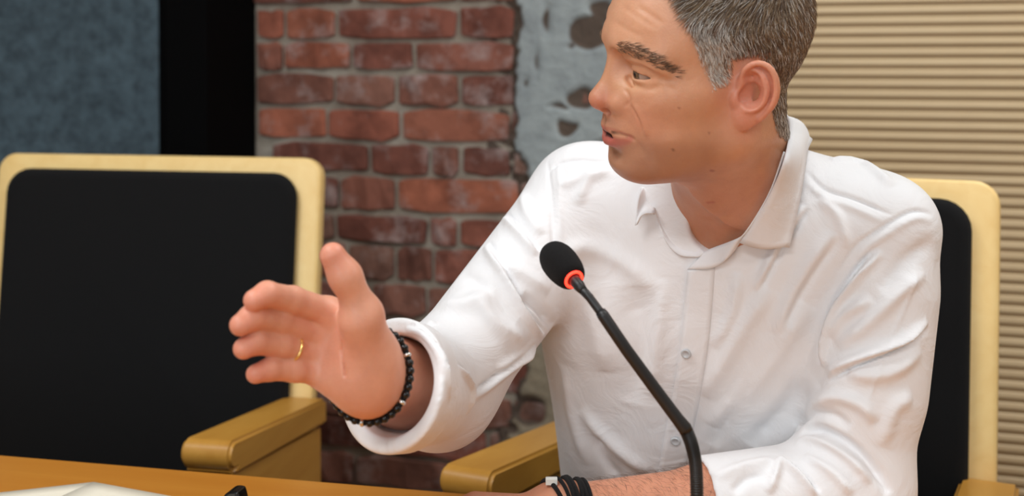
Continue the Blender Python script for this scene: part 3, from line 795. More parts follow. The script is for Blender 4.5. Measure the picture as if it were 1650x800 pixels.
for pts, wd, am, kd in [
    ([(1036, 220), (1034, 204), (1026, 184), (1015, 166)], 6.5, 1.2, 'fold'), ([(1006, 143), (1012, 152), (1014, 163), (1007, 173)], 3.2, 1.5, 'valley'),
    ([(1012, 120), (1022, 136), (1044, 144), (1070, 138)], 5, 1.3, 'valley'), ([(1018, 125), (1036, 134), (1060, 130)], 5, .9, 'ridge'), ([(1070, 138), (1080, 142), (1092, 150)], 4, .6, 'valley'),
    ([(1004, 92), (1030, 98), (1058, 111), (1082, 124)], 6, 2.6, 'ridge'), ([(1012, 101), (1032, 107), (1056, 119)], 3, .8, 'valley'), ([(1062, 127), (1074, 129), (1086, 130)], 3, .5, 'valley'),
    ([(1026, 10), (1048, 24), (1070, 40)], 4.5, .8, 'valley'), ([(990, 35), (1014, 50), (1038, 60)], 4.5, .7, 'valley'), ([(1000, 8), (1030, 30), (1060, 48)], 4.5, .6, 'valley'), ([(1008, 22), (1036, 38), (1062, 54)], 8, .6, 'ridge'),
    ([(998, 74), (1024, 82), (1052, 96), (1084, 115)], 10, 2.6, 'ridge'), ([(988, 213), (1002, 218), (1017, 222), (1024, 228)], 3.2, 1.6, 'valley'), ([(1026, 228), (1034, 240), (1038, 256)], 6, 1.0, 'valley'),
    ([(1052, 170), (1066, 200), (1074, 230)], 24, 1.8, 'valley'), ([(1040, 262), (1070, 278), (1105, 284)], 20, 2.0, 'ridge'), ([(1075, 300), (1120, 305), (1160, 290)], 12, 1.2, 'valley'), ([(1120, 345), (1150, 352), (1185, 345)], 8, .8, 'valley')]:
    FACE.stroke(pts, wd, am, kd, True, 1600.0, lambda L: h2w(w2h(L) * np.array([1, -1, 1])))
V = w2h(FACE.done())
# lip and mole colours, and the mouth gap's shade as near-black paint
for pts, r, k, cc in (([(974, 222), (990, 228), (1008, 228), (1016, 223)], .0030, .55, srgb(186, 98, 86)), ([(975, 205), (990, 210), (1014, 220)], .0014, .45, srgb(176, 96, 84)), ([(986, 213), (1000, 217), (1010, 220)], .0011, .8, (.05, .018, .014)),
                      ([(1084, 241), (1085, 242)], .0012, .6, srgb(110, 70, 56)), ([(1146, 275), (1149, 276)], .0016, .6, srgb(140, 76, 62)), ([(1142, 214), (1143, 215)], .0010, .5, srgb(140, 80, 64)), ([(1094, 174), (1095, 175)], .0009, .5, srgb(140, 84, 66)), ([(1140, 327), (1150, 326)], .0014, .5, srgb(176, 84, 70))):
    L_n = FACE.line(pts)
    if L_n is None: continue
    dd = chain(h2w(V).astype(f32), L_n, [0] * len(L_n)); HCOL = paint(HCOL, k * np.clip(1.6 - dd / r, 0, 1), cc)
HV, HQ = V, Q
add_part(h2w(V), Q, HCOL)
lo, hi = obox(R_WR, R_EL, *[q for k in RH for q in RH[k][0]], *RTH[0], m=.045)
V, Q = mesh_sdf(rhand_sdf, lo, hi, .0013)
c = np.tile(np.array(srgb(226, 164, 136)), (len(V), 1))
tips = np.zeros(len(V))
for k in list(RH.values()) + [RTH]: tips = np.maximum(tips, np.exp(-(np.linalg.norm(V - k[0][-1], axis=1) / .016) ** 2))
c = paint(c, .5 * tips, srgb(222, 128, 106)); c = paint(c, .25 * gauss(V, P(545, 560, .985), (.02, .05, .02)), srgb(214, 138, 112))
add_part(V, Q, c)
lo, hi = obox(L_WR, L_EL, *[q for k in LH for q in LH[k][0]], m=.06)
V, Q = mesh_sdf(lhand_sdf, lo, hi, .0016)
add_part(V, Q, np.tile(np.array(srgb(214, 150, 120)), (len(V), 1)))
V, Q = mesh_sdf(core_sdf, (-.15, 1.1, .38), (.52, 1.75, 1.2), .006)
add_part(V, Q, np.tile(SKIN, (len(V), 1)))
off = 0; VV = []; QQ = []; CC = []
for v, q, c in parts: VV.append(v); QQ.append(q + off); CC.append(c); off += len(v)
VV = np.concatenate(VV); QQ = np.concatenate(QQ); CC = np.concatenate(CC)
def skin_mat():
    t = NT('skin'); at = t.n('Attribute', attribute_name='col'); geo = t.n('NewGeometry')
    n1 = t.n('TexNoise', Scale=38, Detail=5, Roughness=.6); t.l(geo.outputs['Position'], n1.inputs['Vector'])
    mod = t.ramp(n1.outputs[0], [(.3, (.90, .84, .82)), (.7, (1.06, 1.06, 1.06))])
    mx = t.n('MixRGB', blend_type='MULTIPLY'); mx.inputs[0].default_value = .8; t.l(at.outputs['Color'], mx.inputs[1]); t.l(mod, mx.inputs[2])
    t.l(mx.outputs[0], t.b.inputs['Base Color'])
    t.set(Roughness=.44, Subsurface_Weight=.25, Subsurface_Radius=(.010, .0035, .0018), Subsurface_Scale=.6)
    t.b.inputs['Specular IOR Level'].default_value = .42
    n2 = t.n('TexNoise', Scale=420, Detail=3); t.l(geo.outputs['Position'], n2.inputs['Vector']); t.bump(n2.outputs[0], .22, .0012)
    return t.m
M['skin'] = skin_mat()
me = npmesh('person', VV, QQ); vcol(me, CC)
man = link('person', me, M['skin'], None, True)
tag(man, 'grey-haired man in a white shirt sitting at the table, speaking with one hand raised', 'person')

# ------------------------------------------------------------------ shirt
R_CUFF = sub(R_WR, R_EL, .215) + np.array([.004, 0, -.008]); L_CUFF = sub(L_WR, L_EL, .47)
R_AX = unit(R_WR - R_EL); R_CN = unit(R_AX + np.array([-.75, .15, .10])); L_AX = unit(L_WR - L_EL)
VPT = P(1138, 407, 1.262)
def plane_cut(p, o, n): return (p - A3(o)) @ A3(n)
def shirt_sdf(p):
    d = trunk_sdf(p, .013)
    # looser left flank of the shirt
    d = smin(d, cap(p, P(965, 470, 1.40), P(1015, 790, 1.46), .068, .075), .07)
    ra = cap(p, R_SH, R_EL, .062, .056)
    rf = cap(p, R_EL, R_CUFF, .056, .056)
    band = smax(cap(p, sub(R_CUFF, R_EL, .30), R_CUFF + R_AX * .03, .0605, .0600), -plane_cut(p, R_CUFF - R_CN * .050, R_CN), .003)
    rf = smin(rf, band, .003)
    rf = smax(rf, plane_cut(p, R_CUFF, R_CN), .006)
    ra = smin(ra, rf, .035)
    la = smin(cap(p, L_SH, L_EL, .063, .060), cap(p, sub(L_SH, L_EL, .25), sub(L_SH, L_EL, .6), .063, .063), .02)
    lf = smax(cap(p, L_EL, L_CUFF, .058, .048), plane_cut(p, L_CUFF, L_AX), .006)
    la = smin(la, lf, .03)
    la = smax(la, f32(TZ + .0015) - p[:, 2], .004)
    d = smin(d, ra, .030); d = smin(d, la, .005 + .03 * np.clip((p[:, 2] - f32(.99)) / .1, 0, 1) if False else .007)
    # open cuffs, neck opening and the open collar's V
    d = smax(d, -cap(p, sub(R_CUFF, R_EL, .22), R_CUFF + R_AX * .1, .042, .053), .004)
    d = smax(d, -cap(p, sub(L_CUFF, L_EL, .2), L_CUFF + L_AX * .1, .041, .044), .004)
    d = smax(d, -cap(p, NECK + np.array([0, 0, .02]) + TF * .012, h2w((-.02, 0, -.03)), .060, .064), .006)
    d = smax(d, -chain(p, [NECK + TF * .02 + np.array([0, 0, .035]), sub(NECK + TF * .05, VPT, .5) + TF * .03, VPT + TF * .004], [.050, .024, .004]), .006)
    return smax(d, f32(.52) - p[:, 2], .01)
SV, SQ = mesh_sdf(shirt_sdf, (-.23, .93, .50), (.56, 1.70, 1.22), .0024)
SV = smooth_mesh(SV, SQ, 1)
def cloth(name, c):
    t = NT(name); geo = t.n('NewGeometry')
    n1 = t.n('TexNoise', Scale=900, Detail=2); t.l(geo.outputs['Position'], n1.inputs['Vector'])
    t.set(Base_Color=c, Roughness=.62, Sheen_Weight=.15, Subsurface_Weight=.0)
    t.b.inputs['Specular IOR Level'].default_value = .3
    n2 = t.n('TexNoise', Scale=16, Detail=4, Roughness=.55, Distortion=1.4); t.l(geo.outputs['Position'], n2.inputs['Vector'])
    b1 = t.bump(n1.outputs[0], .10, .001); b2 = t.n('Bump', Strength=.26, Distance=.012); t.l(n2.outputs[0], b2.inputs['Height']); t.l(b2.outputs[0], b1.inputs['Normal']); return t.m
M['shirt'] = cloth('shirt_cotton', srgb(240, 239, 240))
SHIRT = Cloth(SV, SQ)
FOLDS = []
FOLDS += [
 # right sleeve
 ([(882, 258), (889, 330), (892, 400), (893, 450)], 4, 1.6, 'valley'), ([(899, 262), (902, 330), (904, 395)], 5, .9, 'ridge'),
 ([(786, 392), (806, 425), (828, 462), (852, 505), (882, 543)], 9, 5.5, 'fold'), ([(812, 343), (840, 372), (870, 408)], 9, 4, 'fold'),
 ([(838, 300), (850, 345), (872, 380)], 10, 3, 'ridge'), ([(800, 430), (840, 440), (885, 470)], 12, 3, 'ridge'), ([(840, 478), (868, 498), (890, 525)], 10, 5, 'valley'),
 ([(655, 524), (687, 536), (713, 572), (727, 640)], 6, 3.2, 'fold'), ([(679, 520), (717, 558), (734, 600), (744, 672)], 6, 3.4, 'fold'), ([(692, 522), (742, 576), (790, 606)], 9, 3.2, 'ridge'),
 ([(736, 585), (760, 620), (757, 662)], 7, 3.2, 'fold'), ([(764, 634), (806, 602), (866, 555)], 9, 3.2, 'fold'), ([(770, 480), (800, 520), (850, 550)], 14, 3.5, 'ridge'),
 ([(690, 490), (750, 490), (800, 465)], 18, 4, 'ridge'), ([(740, 440), (790, 470), (830, 520)], 14, 3, 'valley'), ([(800, 600), (840, 575), (880, 560)], 10, 3, 'ridge'),
 
 # left sleeve
 ([(1352, 440), (1378, 400), (1411, 374), (1468, 342), (1503, 345)], 4, 1.8, 'valley'), ([(1364, 448), (1388, 410), (1420, 384), (1470, 354), (1503, 356)], 6, 1.4, 'ridge'),
 ([(1318, 590), (1328, 540), (1345, 492), (1380, 440), (1415, 400)], 9, 6, 'fold'), ([(1496, 525), (1460, 555), (1422, 572), (1370, 592), (1330, 612)], 10, 6, 'fold'),
 ([(1340, 545), (1362, 508), (1405, 482)], 10, 4, 'ridge'), ([(1485, 565), (1440, 598), (1400, 606), (1365, 600)], 13, 4, 'ridge'), ([(1300, 655), (1340, 640), (1385, 652), (1410, 680)], 11, 4, 'ridge'),
 ([(1282, 690), (1300, 668), (1335, 668), (1370, 690)], 10, 4, 'valley'), ([(1490, 440), (1450, 470), (1400, 520), (1350, 560)], 12, 4, 'ridge'), ([(1505, 390), (1460, 420), (1420, 470)], 14, 3, 'valley'),
 ([(1290, 697), (1317, 694), (1352, 708), (1388, 735), (1415, 765), (1433, 797)], 9, 6.5, 'valley'), ([(1282, 714), (1310, 708), (1345, 722), (1378, 748), (1402, 780)], 8, 4, 'ridge'),
 ([(1258, 738), (1290, 762), (1320, 797)], 8, 5, 'fold'), ([(1238, 795), (1250, 762), (1258, 738)], 7, 4, 'ridge'), ([(1295, 735), (1340, 762), (1372, 797)], 9, 4, 'ridge'),
 ([(1400, 650), (1420, 585), (1462, 485), (1476, 420)], 3.5, 1.0, 'ridge'), ([(1470, 640), (1440, 660), (1420, 720)], 14, 3, 'ridge'), ([(1150, 770), (1200, 752), (1250, 742)], 10, 3, 'ridge'), ([(1180, 795), (1205, 772), (1235, 765)], 8, 3, 'valley'),
 # front of the body
 ([(1300, 335), (1258, 400), (1222, 470)], 9, 4, 'fold'), ([(1350, 380), (1295, 460), (1255, 540)], 15, 4, 'fold'), ([(1240, 465), (1190, 540), (1135, 640)], 16, 4, 'ridge'),
 ([(1300, 490), (1230, 590), (1150, 690)], 20, 5, 'ridge'), ([(1335, 590), (1255, 680), (1190, 745)], 24, 6, 'valley'), ([(1270, 530), (1205, 620), (1150, 720)], 14, 3, 'valley'),
 ([(910, 590), (922, 670), (946, 750)], 16, 2.6, 'ridge'), ([(935, 660), (990, 720), (1045, 762)], 14, 4, 'ridge'), ([(930, 440), (962, 520), (978, 600)], 24, 4, 'ridge'), ([(1020, 460), (1032, 560), (1022, 650)], 28, 4, 'valley'),
 ([(960, 700), (975, 740), (1000, 775)], 12, 3, 'valley'), ([(905, 420), (940, 400), (1000, 420), (1060, 470)], 18, 3, 'ridge'), ([(1070, 450), (1060, 540), (1045, 640)], 16, 3, 'ridge'), ([(1190, 440), (1180, 500), (1150, 560)], 10, 3, 'ridge'),
 # shoulders
 ([(1298, 275), (1330, 305), (1380, 322), (1440, 348)], 4, 1.6, 'valley'), ([(1296, 290), (1328, 318), (1376, 336), (1430, 360)], 6, 1.2, 'ridge'), ([(1335, 258), (1390, 264), (1440, 300)], 12, 3, 'ridge'), ([(1320, 320), (1350, 350), (1365, 400)], 9, 3, 'ridge'),
 ([(978, 262), (940, 258), (905, 262), (884, 276)], 4, 1.6, 'valley'), ([(985, 275), (950, 290), (930, 330)], 10, 3, 'ridge'), ([(900, 300), (930, 290), (960, 275)], 9, 2, 'ridge')]
for f in FOLDS: SHIRT.stroke(f[0], f[1] * .85, f[2] * 1.75, f[3])
SV = SHIRT.done()
shirt = link('shirt', npmesh('shirt', SV, SQ), M['shirt'], man, True)
shirt['label'] = 'white long-sleeved shirt with rolled cuffs'

SB = BVHTree.FromPolygons(SV.tolist(), SQ.tolist())
def on_shirt(x, y, off=.002, dflt=1.3):
    o = Vector((0, 0, CAMZ)); d = (Vector(P(x, y, 1.0)) - o).normalized(); r = SB.ray_cast(o, d)
    if r[0] is None: return P(x, y, dflt)
    return np.array(r[0] + (r[1] if r[1].dot(d) < 0 else -r[1]) * off)
def loft(name, A, B, n, m, bulge=0, bdir=None, mat=None, parent=None, thick=.0016):
    """cloth strip between two curves"""
    a, b = spline(A, n), spline(B, n); V = []
    for j in range(m + 1):
        t = j / m; row = a * (1 - t) + b * t
        if bulge:
            dn = np.cross(np.gradient(a, axis=0), b - a); dn /= np.linalg.norm(dn, axis=1)[:, None] + 1e-9
            fl = np.sign((dn * (np.array([0, 0, CAMZ]) - row)).sum(1))[:, None]
            row = row + dn * fl * bulge * math.sin(math.pi * min(1, t * 1.15)) 
        V.append(row)
    V = np.concatenate(V); Fc = [(j * n + i, j * n + i + 1, (j + 1) * n + i + 1, (j + 1) * n + i) for j in range(m) for i in range(n - 1)]
    o = link(name, pydata(name, V, Fc), mat, parent, True)
    s = o.modifiers.new('thick', 'SOLIDIFY'); s.thickness = thick; s.offset = 0
    return o
S_ = on_shirt
HB = BVHTree.FromPolygons(h2w(HV).tolist(), HQ.tolist())
def on_neck(x, y, off, dflt):
    o = Vector((0, 0, CAMZ)); d = (Vector(P(x, y, 1.0)) - o).normalized(); r = HB.ray_cast(o, d)
    if r[0] is None: return P(x, y, dflt)
    return np.array(r[0] + (r[1] if r[1].dot(d) < 0 else -r[1]) * off)
BKN = np.array([.268, 1.352, 1.178]); BKL = np.array([.176, 1.325, 1.150])
FOLD_LINE = [on_neck(1193, 372, .013, 1.25), on_neck(1230, 305, .010, 1.27), on_neck(1252, 240, .010, 1.30), P(1266, 184, 1.342), BKN, BKL, P(1058, 296, 1.350), S_(1060, 346, .012)]
LEAF = [S_(1273, 397, .013), S_(1288, 328, .011), S_(1298, 258, .010), P(1301, 224, 1.378), BKN - TF * .018 + np.array([0, 0, -.040]), BKL - TL * .016 + np.array([0, .02, -.040]), S_(1036, 312, .010), S_(1029, 363, .012)]
collar = loft('collar', FOLD_LINE, LEAF, 60, 8, .006, None, M['shirt'], shirt)
loft('collar_stand', [S_(1136, 407, .003), on_neck(1160, 390, .007, 1.25), on_neck(1186, 372, .010, 1.25), on_neck(1198, 362, .010, 1.25), on_neck(1231, 305, .008, 1.27), on_neck(1252, 240, .008, 1.30)], [S_(1109, 433, .004), S_(1152, 430, .005), S_(1186, 404, .004), S_(1225, 345, .002), S_(1270, 270, .001)], 30, 5, 0, None, M['shirt'], shirt)
loft('collar_stand', [S_(1138, 409, .002), on_neck(1108, 382, .004, 1.28), on_neck(1080, 355, .005, 1.30), on_neck(1064, 326, .006, 1.32), P(1058, 296, 1.365)], [S_(1126, 414, .003), S_(1096, 410, .004), S_(1074, 386, .004), S_(1056, 340, .003)], 24, 5, 0, None, M['shirt'], shirt)
# front band with buttons
left = [(1109, 434), (1104, 490), (1097, 560), (1084, 640), (1068, 720), (1056, 790)]
right = [(1152, 431), (1148, 490), (1141, 560), (1128, 640), (1112, 720), (1100, 790)]
n, m = 60, 5; l2, r2 = spline(left, n), spline(right, n); V = []
for j in range(m + 1):
    t = j / m; off = .0030 * (1 - t) + .0004
    for i in range(n): q = l2[i] * (1 - t) + r2[i] * t; V.append(S_(q[0], q[1], off))
pk = link('placket', pydata('placket', V, [(j * n + i, j * n + i + 1, (j + 1) * n + i + 1, (j + 1) * n + i) for j in range(m) for i in range(n - 1)]), M['shirt'], shirt, True)
sm = pk.modifiers.new('thick', 'SOLIDIFY'); sm.thickness = .0016; sm.offset = 0
M['button'] = plain('shirt_button', srgb(196, 198, 200), .15)
M['button_hole'] = plain('button_thread', srgb(168, 168, 170), .7)
def button(x, y, r=.0056):
    c = S_(x, y, .0040); e = .004
    n_ = unit(np.cross(S_(x + 6, y, 0) - S_(x - 6, y, 0), S_(x, y - 6, 0) - S_(x, y + 6, 0)))
    if n_ @ (np.array([0, 0, CAMZ]) - c) < 0: n_ = -n_
    prof = [(0, .0010), (.0030, .0010), (.0036, .0016), (.0050, .0018), (.0056, .0010), (.0054, 0)]
    V = []; Fc = []; k = 20; ux = unit(np.cross([0, 0, 1], n_)); uy = np.cross(n_, ux)
    for (rr, h) in prof:
        for a in range(k): an = a / k * 2 * math.pi; V.append(c + (ux * math.cos(an) + uy * math.sin(an)) * rr * r / .0056 + n_ * h)
    for i in range(len(prof) - 1):
        for a in range(k): b = (a + 1) % k; Fc.append((i * k + a, i * k + b, (i + 1) * k + b, (i + 1) * k + a))
    o = link('button', pydata('button', V, Fc), M['button'], shirt, True)
    for sx, sy in ((-1, -1), (1, -1), (-1, 1), (1, 1)):
        pass
    return o
for x, y in ((1107, 568), (1089, 708)): button(x, y)

# ------------------------------------------------------------------ hair, brows, eyes
def strands(name, roots, nrm, dirs, length, width, col, mat, parent, curl=.35, jit=.18, droop=.25, lift=.35, sink=.001):
    n = len(roots)
    t = dirs - nrm * (dirs * nrm).sum(1)[:, None]; t /= np.linalg.norm(t, axis=1)[:, None] + 1e-9
    t = t + rng.normal(0, jit, (n, 3)); t -= nrm * (t * nrm).sum(1)[:, None]; t /= np.linalg.norm(t, axis=1)[:, None] + 1e-9
    lf = lift * rng.uniform(.5, 1.3, n)[:, None]
    L = length[:, None]
    p0 = roots - nrm * sink
    p1 = p0 + L * .35 * (t * .75 + nrm * lf * 1.3)
    p2 = p1 + L * .35 * (t + nrm * lf * .5)
    p3 = p2 + L * .30 * (t * 1.05 - nrm * lf * droop)
    sd = np.cross(t, nrm); rings = []
    for p, w in ((p0, 1.0), (p1, .95), (p2, .7)):
        for a in (0, 2.094, 4.189):
            rings.append(p + (sd * math.cos(a) + nrm * math.sin(a)) * (width * w)[:, None])
    rings.append(p3)
    V = np.stack(rings, 1).reshape(-1, 3); b = (np.arange(n) * 10)[:, None]
    tri = []
    for r in (0, 3):
        for k in range(3):
            k2 = (k + 1) % 3; tri += [(r + k, r + k2, r + 3 + k2), (r + k, r + 3 + k2, r + 3 + k)]
    for k in range(3): tri.append((6 + k, 6 + (k + 1) % 3, 9))
    T = (b[:, :, None] + np.array(tri)[None]).reshape(-1, 3)
    me = npmesh(name, h2w(V), T); vcol(me, np.repeat(col, 10, 0))
    return link(name, me, mat, parent, True)
t = NT('hair'); at = t.n('Attribute', attribute_name='col'); t.l(at.outputs['Color'], t.b.inputs['Base Color']); t.set(Roughness=.42); t.b.inputs['Specular IOR Level'].default_value = .45; M['hair'] = t.m
fc = HV[HQ].mean(1); fn = np.cross(HV[HQ[:, 2]] - HV[HQ[:, 0]], HV[HQ[:, 3]] - HV[HQ[:, 1]]); fa = np.linalg.norm(fn, axis=1); fn /= fa[:, None] + 1e-12
def pick(w, n):
    w = w / w.sum(); i = rng.choice(len(w), n, p=w); u = rng.random((n, 2))
    q = HV[HQ[i]]; pt = (q[:, 0] * (1 - u[:, :1]) + q[:, 1] * u[:, :1]) * (1 - u[:, 1:]) + (q[:, 3] * (1 - u[:, :1]) + q[:, 2] * u[:, :1]) * u[:, 1:]
    return pt, fn[i]
mk = hair_mask(fc)
notear = ~((np.abs(fc[:, 1]) > .074) & (fc[:, 2] < .036) & (fc[:, 0] < .006) & (fc[:, 0] > -.045))
dens = fa * np.clip(mk / .004 + .4, 0, 1) * notear * (fc[:, 2] > -.075)
NH = 30000
pt, nr = pick(dens, NH)
ax, ay, az = pt[:, 0], np.abs(pt[:, 1]), pt[:, 2]
up = np.clip((az - .055) / .035, 0, 1)[:, None]; bk = np.clip((-ax - .02) / .04, 0, 1)[:, None]
flow = (np.array([-.28, 0, -1.0]) * (1 - up) + np.array([.75, 0, -.55]) * up) * (1 - .6 * bk) + .6 * bk * np.array([-.1, 0, -1.0])
flow = flow + .25 * np.stack([np.sin(ay * 260 + az * 190), np.zeros(NH), np.sin(ax * 230 + az * 140)], 1)
hl = .009 + .016 * np.clip((az - .035) / .06, 0, 1) + rng.uniform(0, .004, NH)
hl *= np.clip(hair_mask(pt) / .012 + .45, .45, 1)
silver = np.clip((ax + .014) / .032, 0, 1) * np.clip((.088 - az) / .03, 0, 1)
silver = np.maximum(silver, .45 * np.clip((-.015 - az) / .02, 0, 1))
g = rng.random(NH); cl = .5 + .5 * np.sin(ax * 310 + 1.3 * np.sin(az * 280)) * np.sin(az * 240 + ay * 150)
hc = np.where((g < .16 + .74 * silver)[:, None], np.array(srgb(228, 222, 214)), np.array(srgb(112, 92, 74)))
hc = np.where(((g > .16 + .74 * silver) & (g < .42 + .25 * cl))[:, None], np.array(srgb(166, 142, 114)), hc)
hc = hc * rng.uniform(.75, 1.2, NH)[:, None]
hair = strands('hair', pt, nr, flow, hl, np.full(NH, .00023), hc, M['hair'], man); hair['label'] = 'short greying brown hair, silver at the temples'
hair['kind'] = 'stuff'
for s in (1, -1):
    bl = np.array([w2h(on_neck(x, y, 0, 1.15)) for x, y in spline([(998, 75), (1024, 83), (1052, 97), (1088, 119)], 30)]) * np.array([1, s, 1])
    dd = np.full(len(fc), 9.); tb = np.zeros(len(fc))
    for i, q in enumerate(bl):
        e = np.linalg.norm((fc - q) * np.array([.8, .8, 1.15]), axis=1); u = e < dd; dd[u] = e[u]; tb[u] = i / 29
    wd = np.interp(tb, [0, .2, .6, 1], [.0046, .0056, .0048, .0030])
    p2, n2 = pick(fa * np.clip(1.5 - dd / wd, 0, 1) ** 1.0 * (dd < wd * 1.5), 330)
    dr = np.tile(np.array([-.55, .8 * s, .12]), (330, 1)); dr[:, 2] += .5 * np.clip((.020 - np.abs(p2[:, 1])) / .012, 0, 1)
    bc = np.array(srgb(120, 94, 72)) * rng.uniform(.7, 1.5, 330)[:, None]
    strands('eyebrow', p2, n2, dr, rng.uniform(.007, .010, 330), np.full(330, 0.00022), bc, M['hair'], man, lift=.24, sink=.0002, droop=.5)
# eyes
def eye(s):
    bm = bmesh.new(); bmesh.ops.create_uvsphere(bm, u_segments=64, v_segments=48, radius=ER * .985)
    me = bpy.data.meshes.new('eye'); bm.to_mesh(me); bm.free()
    v = np.array([q.co for q in me.vertices]); g = unit((1, .16, -.06)); a = np.degrees(np.arccos(np.clip(v @ g / (ER * .985), -1, 1)))
    # cornea bulge
    v = v * (1 + .045 * np.clip(1 - (a / 30) ** 2, 0, 1))[:, None]
    col = np.tile(np.array(srgb(176, 152, 138)), (len(v), 1))
    ir = np.clip((29 - a) / 3, 0, 1); col = paint(col, ir, srgb(104, 82, 62)); col = paint(col, np.clip((a - 23) / 4, 0, 1) * ir, srgb(48, 38, 32)); col = paint(col, np.clip((12 - a) / 2, 0, 1), (.006, .006, .006))
    w = h2w(v + EYE * np.array([1, s, 1])); me.vertices.foreach_set('co', w.astype(np.float32).ravel()); vcol(me, col)
    if 'eye' not in M:
        t = NT('eye'); at = t.n('Attribute', attribute_name='col'); t.l(at.outputs['Color'], t.b.inputs['Base Color']); t.set(Roughness=.12); M['eye'] = t.m
    return link('eye', me, M['eye'], man, True)
eye(1); eye(-1)

# ------------------------------------------------------------------ trousers and shoes (below the table)
KN = [HIP + TF * .40 + TL * a for a in (-.10, .11)]; AN = []
for k in KN: k[2] = .535; a = k + TF * .02; a[2] = .10; AN.append(a)
def trouser_sdf(p):
    d = smax(ell(p, HIP, (.176, .140, .120), TR), p[:, 2] - f32(.66), .02)
    for i, sgn in enumerate((-1, 1)):
        h0 = HIP + TL * sgn * .085; h0[2] = .54
        d = smin(d, chain(p, [h0, KN[i], AN[i]], [.082, .064, .052]), .03)
    return d
V, Q = mesh_sdf(trouser_sdf, (-.2, .85, .06), (.6, 1.75, .75), .007)
M['trousers'] = fabric('trousers_cloth', (.018, .022, .035), 700)
tr = link('trousers', npmesh('trousers', V, Q), M['trousers'], man, True)
def shoe_sdf(a):
    t = a + TF * .17; t[2] = .035; h = a - TF * .03; h[2] = .045
    def f(p):
        d = smin(cap(p, h, t, .040, .036), cap(p, a, a + np.array([0, 0, -.03]), .045, .045), .03)
        return smax(d, f32(.001) - p[:, 2], .006)
    return f
for a in AN:
    V, Q = mesh_sdf(shoe_sdf(a.copy()), a + np.array([-.28, -.28, -.11]), a + np.array([.12, .12, .08]), .006)
    link('shoe', npmesh('shoe', V, Q), M['gloss_black'], man, True)

# ------------------------------------------------------------------ bracelets and ring
M['cord'] = fabric('black_cord', (.012, .011, .011), 1500, .5)
M['silver'] = plain('silver', (.75, .74, .72), .25, Metallic=1.0)
M['gold'] = plain('gold', (.9, .62, .22), .22, Metallic=1.0)
BB = BVHTree.FromPolygons(VV.tolist(), QQ.tolist())
def wrist_loop(c, ax, n=60, off=.002, r0=.08):
    """closed loop hugging the arm round axis ax through c"""
    ax = unit(ax); a = unit(np.cross(ax, [0, 0, 1])); b = np.cross(ax, a); out = []
    for i in range(n):
        an = i / n * 2 * math.pi; d = a * math.cos(an) + b * math.sin(an)
        r = BB.ray_cast(Vector(c + d * r0), Vector(-d), r0)
        out.append((np.array(r[0]) if r[0] is not None else c + d * .03) + d * off)
    out = np.array(out)
    for _ in range(4): out = .5 * out + .25 * (np.roll(out, 1, 0) + np.roll(out, -1, 0))
    return out
def ring_tube(name, loop, r, mat, parent, n=10, tw=0):
    pts = np.vstack([loop, loop[:1]]); v, f = tube_np(pts, r, n, False)
    return link(name, pydata(name, v, f), mat, parent, True)
def bead_me(r, sq=1.0):
    bm = bmesh.new(); bmesh.ops.create_uvsphere(bm, u_segments=12, v_segments=8, radius=r)
    me = bpy.data.meshes.new('bead'); bm.to_mesh(me); bm.free(); me.polygons.foreach_set('use_smooth', [True] * len(me.polygons)); return me
def point_axis(o, ax): o.rotation_euler = Vector(ax).to_track_quat('Z', 'Y').to_euler()
RAX = R_EL - R_WR
l1 = wrist_loop(sub(R_WR, R_EL, .045), RAX, off=.0035)
br = ring_tube('bracelet', l1, .0026, M['cord'], man); br['label'] = 'black beaded bracelet with silver beads'
bm_b = bead_me(.0039); bm_b.materials.append(M['gloss_black']); bm_s = bead_me(.0039); bm_s.materials.append(M['silver'])
per_l = np.linalg.norm(np.diff(np.vstack([l1, l1[:1]]), axis=0), axis=1); cum = np.concatenate([[0], np.cumsum(per_l)]); nb = int(cum[-1] / .0066)
for i in range(nb):
    sx = (i + .5) / nb * cum[-1]; q = np.array([np.interp(sx, cum, np.append(l1[:, k], l1[0, k])) for k in range(3)])
    o = link('bead', bm_s if i % 6 == 3 else bm_b, None, br); o.location = q; o.scale = (1, 1, .62) if i % 6 == 3 else (1, 1, .9); point_axis(o, l1[(int(sx / cum[-1] * 60) + 1) % 60] - q)
ring_tube('bracelet', wrist_loop(sub(R_WR, R_EL, .075), RAX, off=.002), .0019, M['cord'], man)
LAX = L_EL - L_WR
for t_, r_, of, tl, mt in ((-.040, .0024, .002, .22, 'cord'), (-.015, .0020, .002, .10, 'cord'), (.000, .0022, .002, .0, 'cord'), (.014, .0026, .0025, .06, 'cord'), (.030, .0022, .002, -.10, 'cord'), (.046, .0024, .002, .05, 'cord'), (.058, .0022, .002, .0, 'cord')):
    lp = wrist_loop(sub(L_WR, L_EL, t_ + .02), LAX + np.array([0, 0, tl * .2]) + np.array([0, tl * .2, 0]), off=of, r0=.06)
    o = ring_tube('bracelet', lp, r_, M[mt], man)
    if t_ == -.040:
        o['label'] = 'black cord bracelet with a square silver clasp'; top = lp[np.argmax(lp[:, 2])]
        cl = link('clasp', box_me('clasp', (-.0060, -.0035, -.0025), (.0060, .0035, .0045), .0008), plain('pale_clasp', srgb(226, 228, 222), .3), o); cl.location = top + np.array([0, -.002, .002])
mf = RH['ring'][0]; c = sub(mf[0], mf[1], .70)
_a = unit(mf[1] - mf[0]); _u = unit(np.cross(_a, [0, 0, 1])); _v = np.cross(_a, _u)
lp = np.array([c + (_u * math.cos(x) + _v * math.sin(x)) * .0114 for x in np.arange(40) / 40 * 2 * math.pi])
gr = ring_tube('finger_ring', lp, .0013, M['gold'], man, 8); gr['label'] = 'thin gold ring on the ring finger'

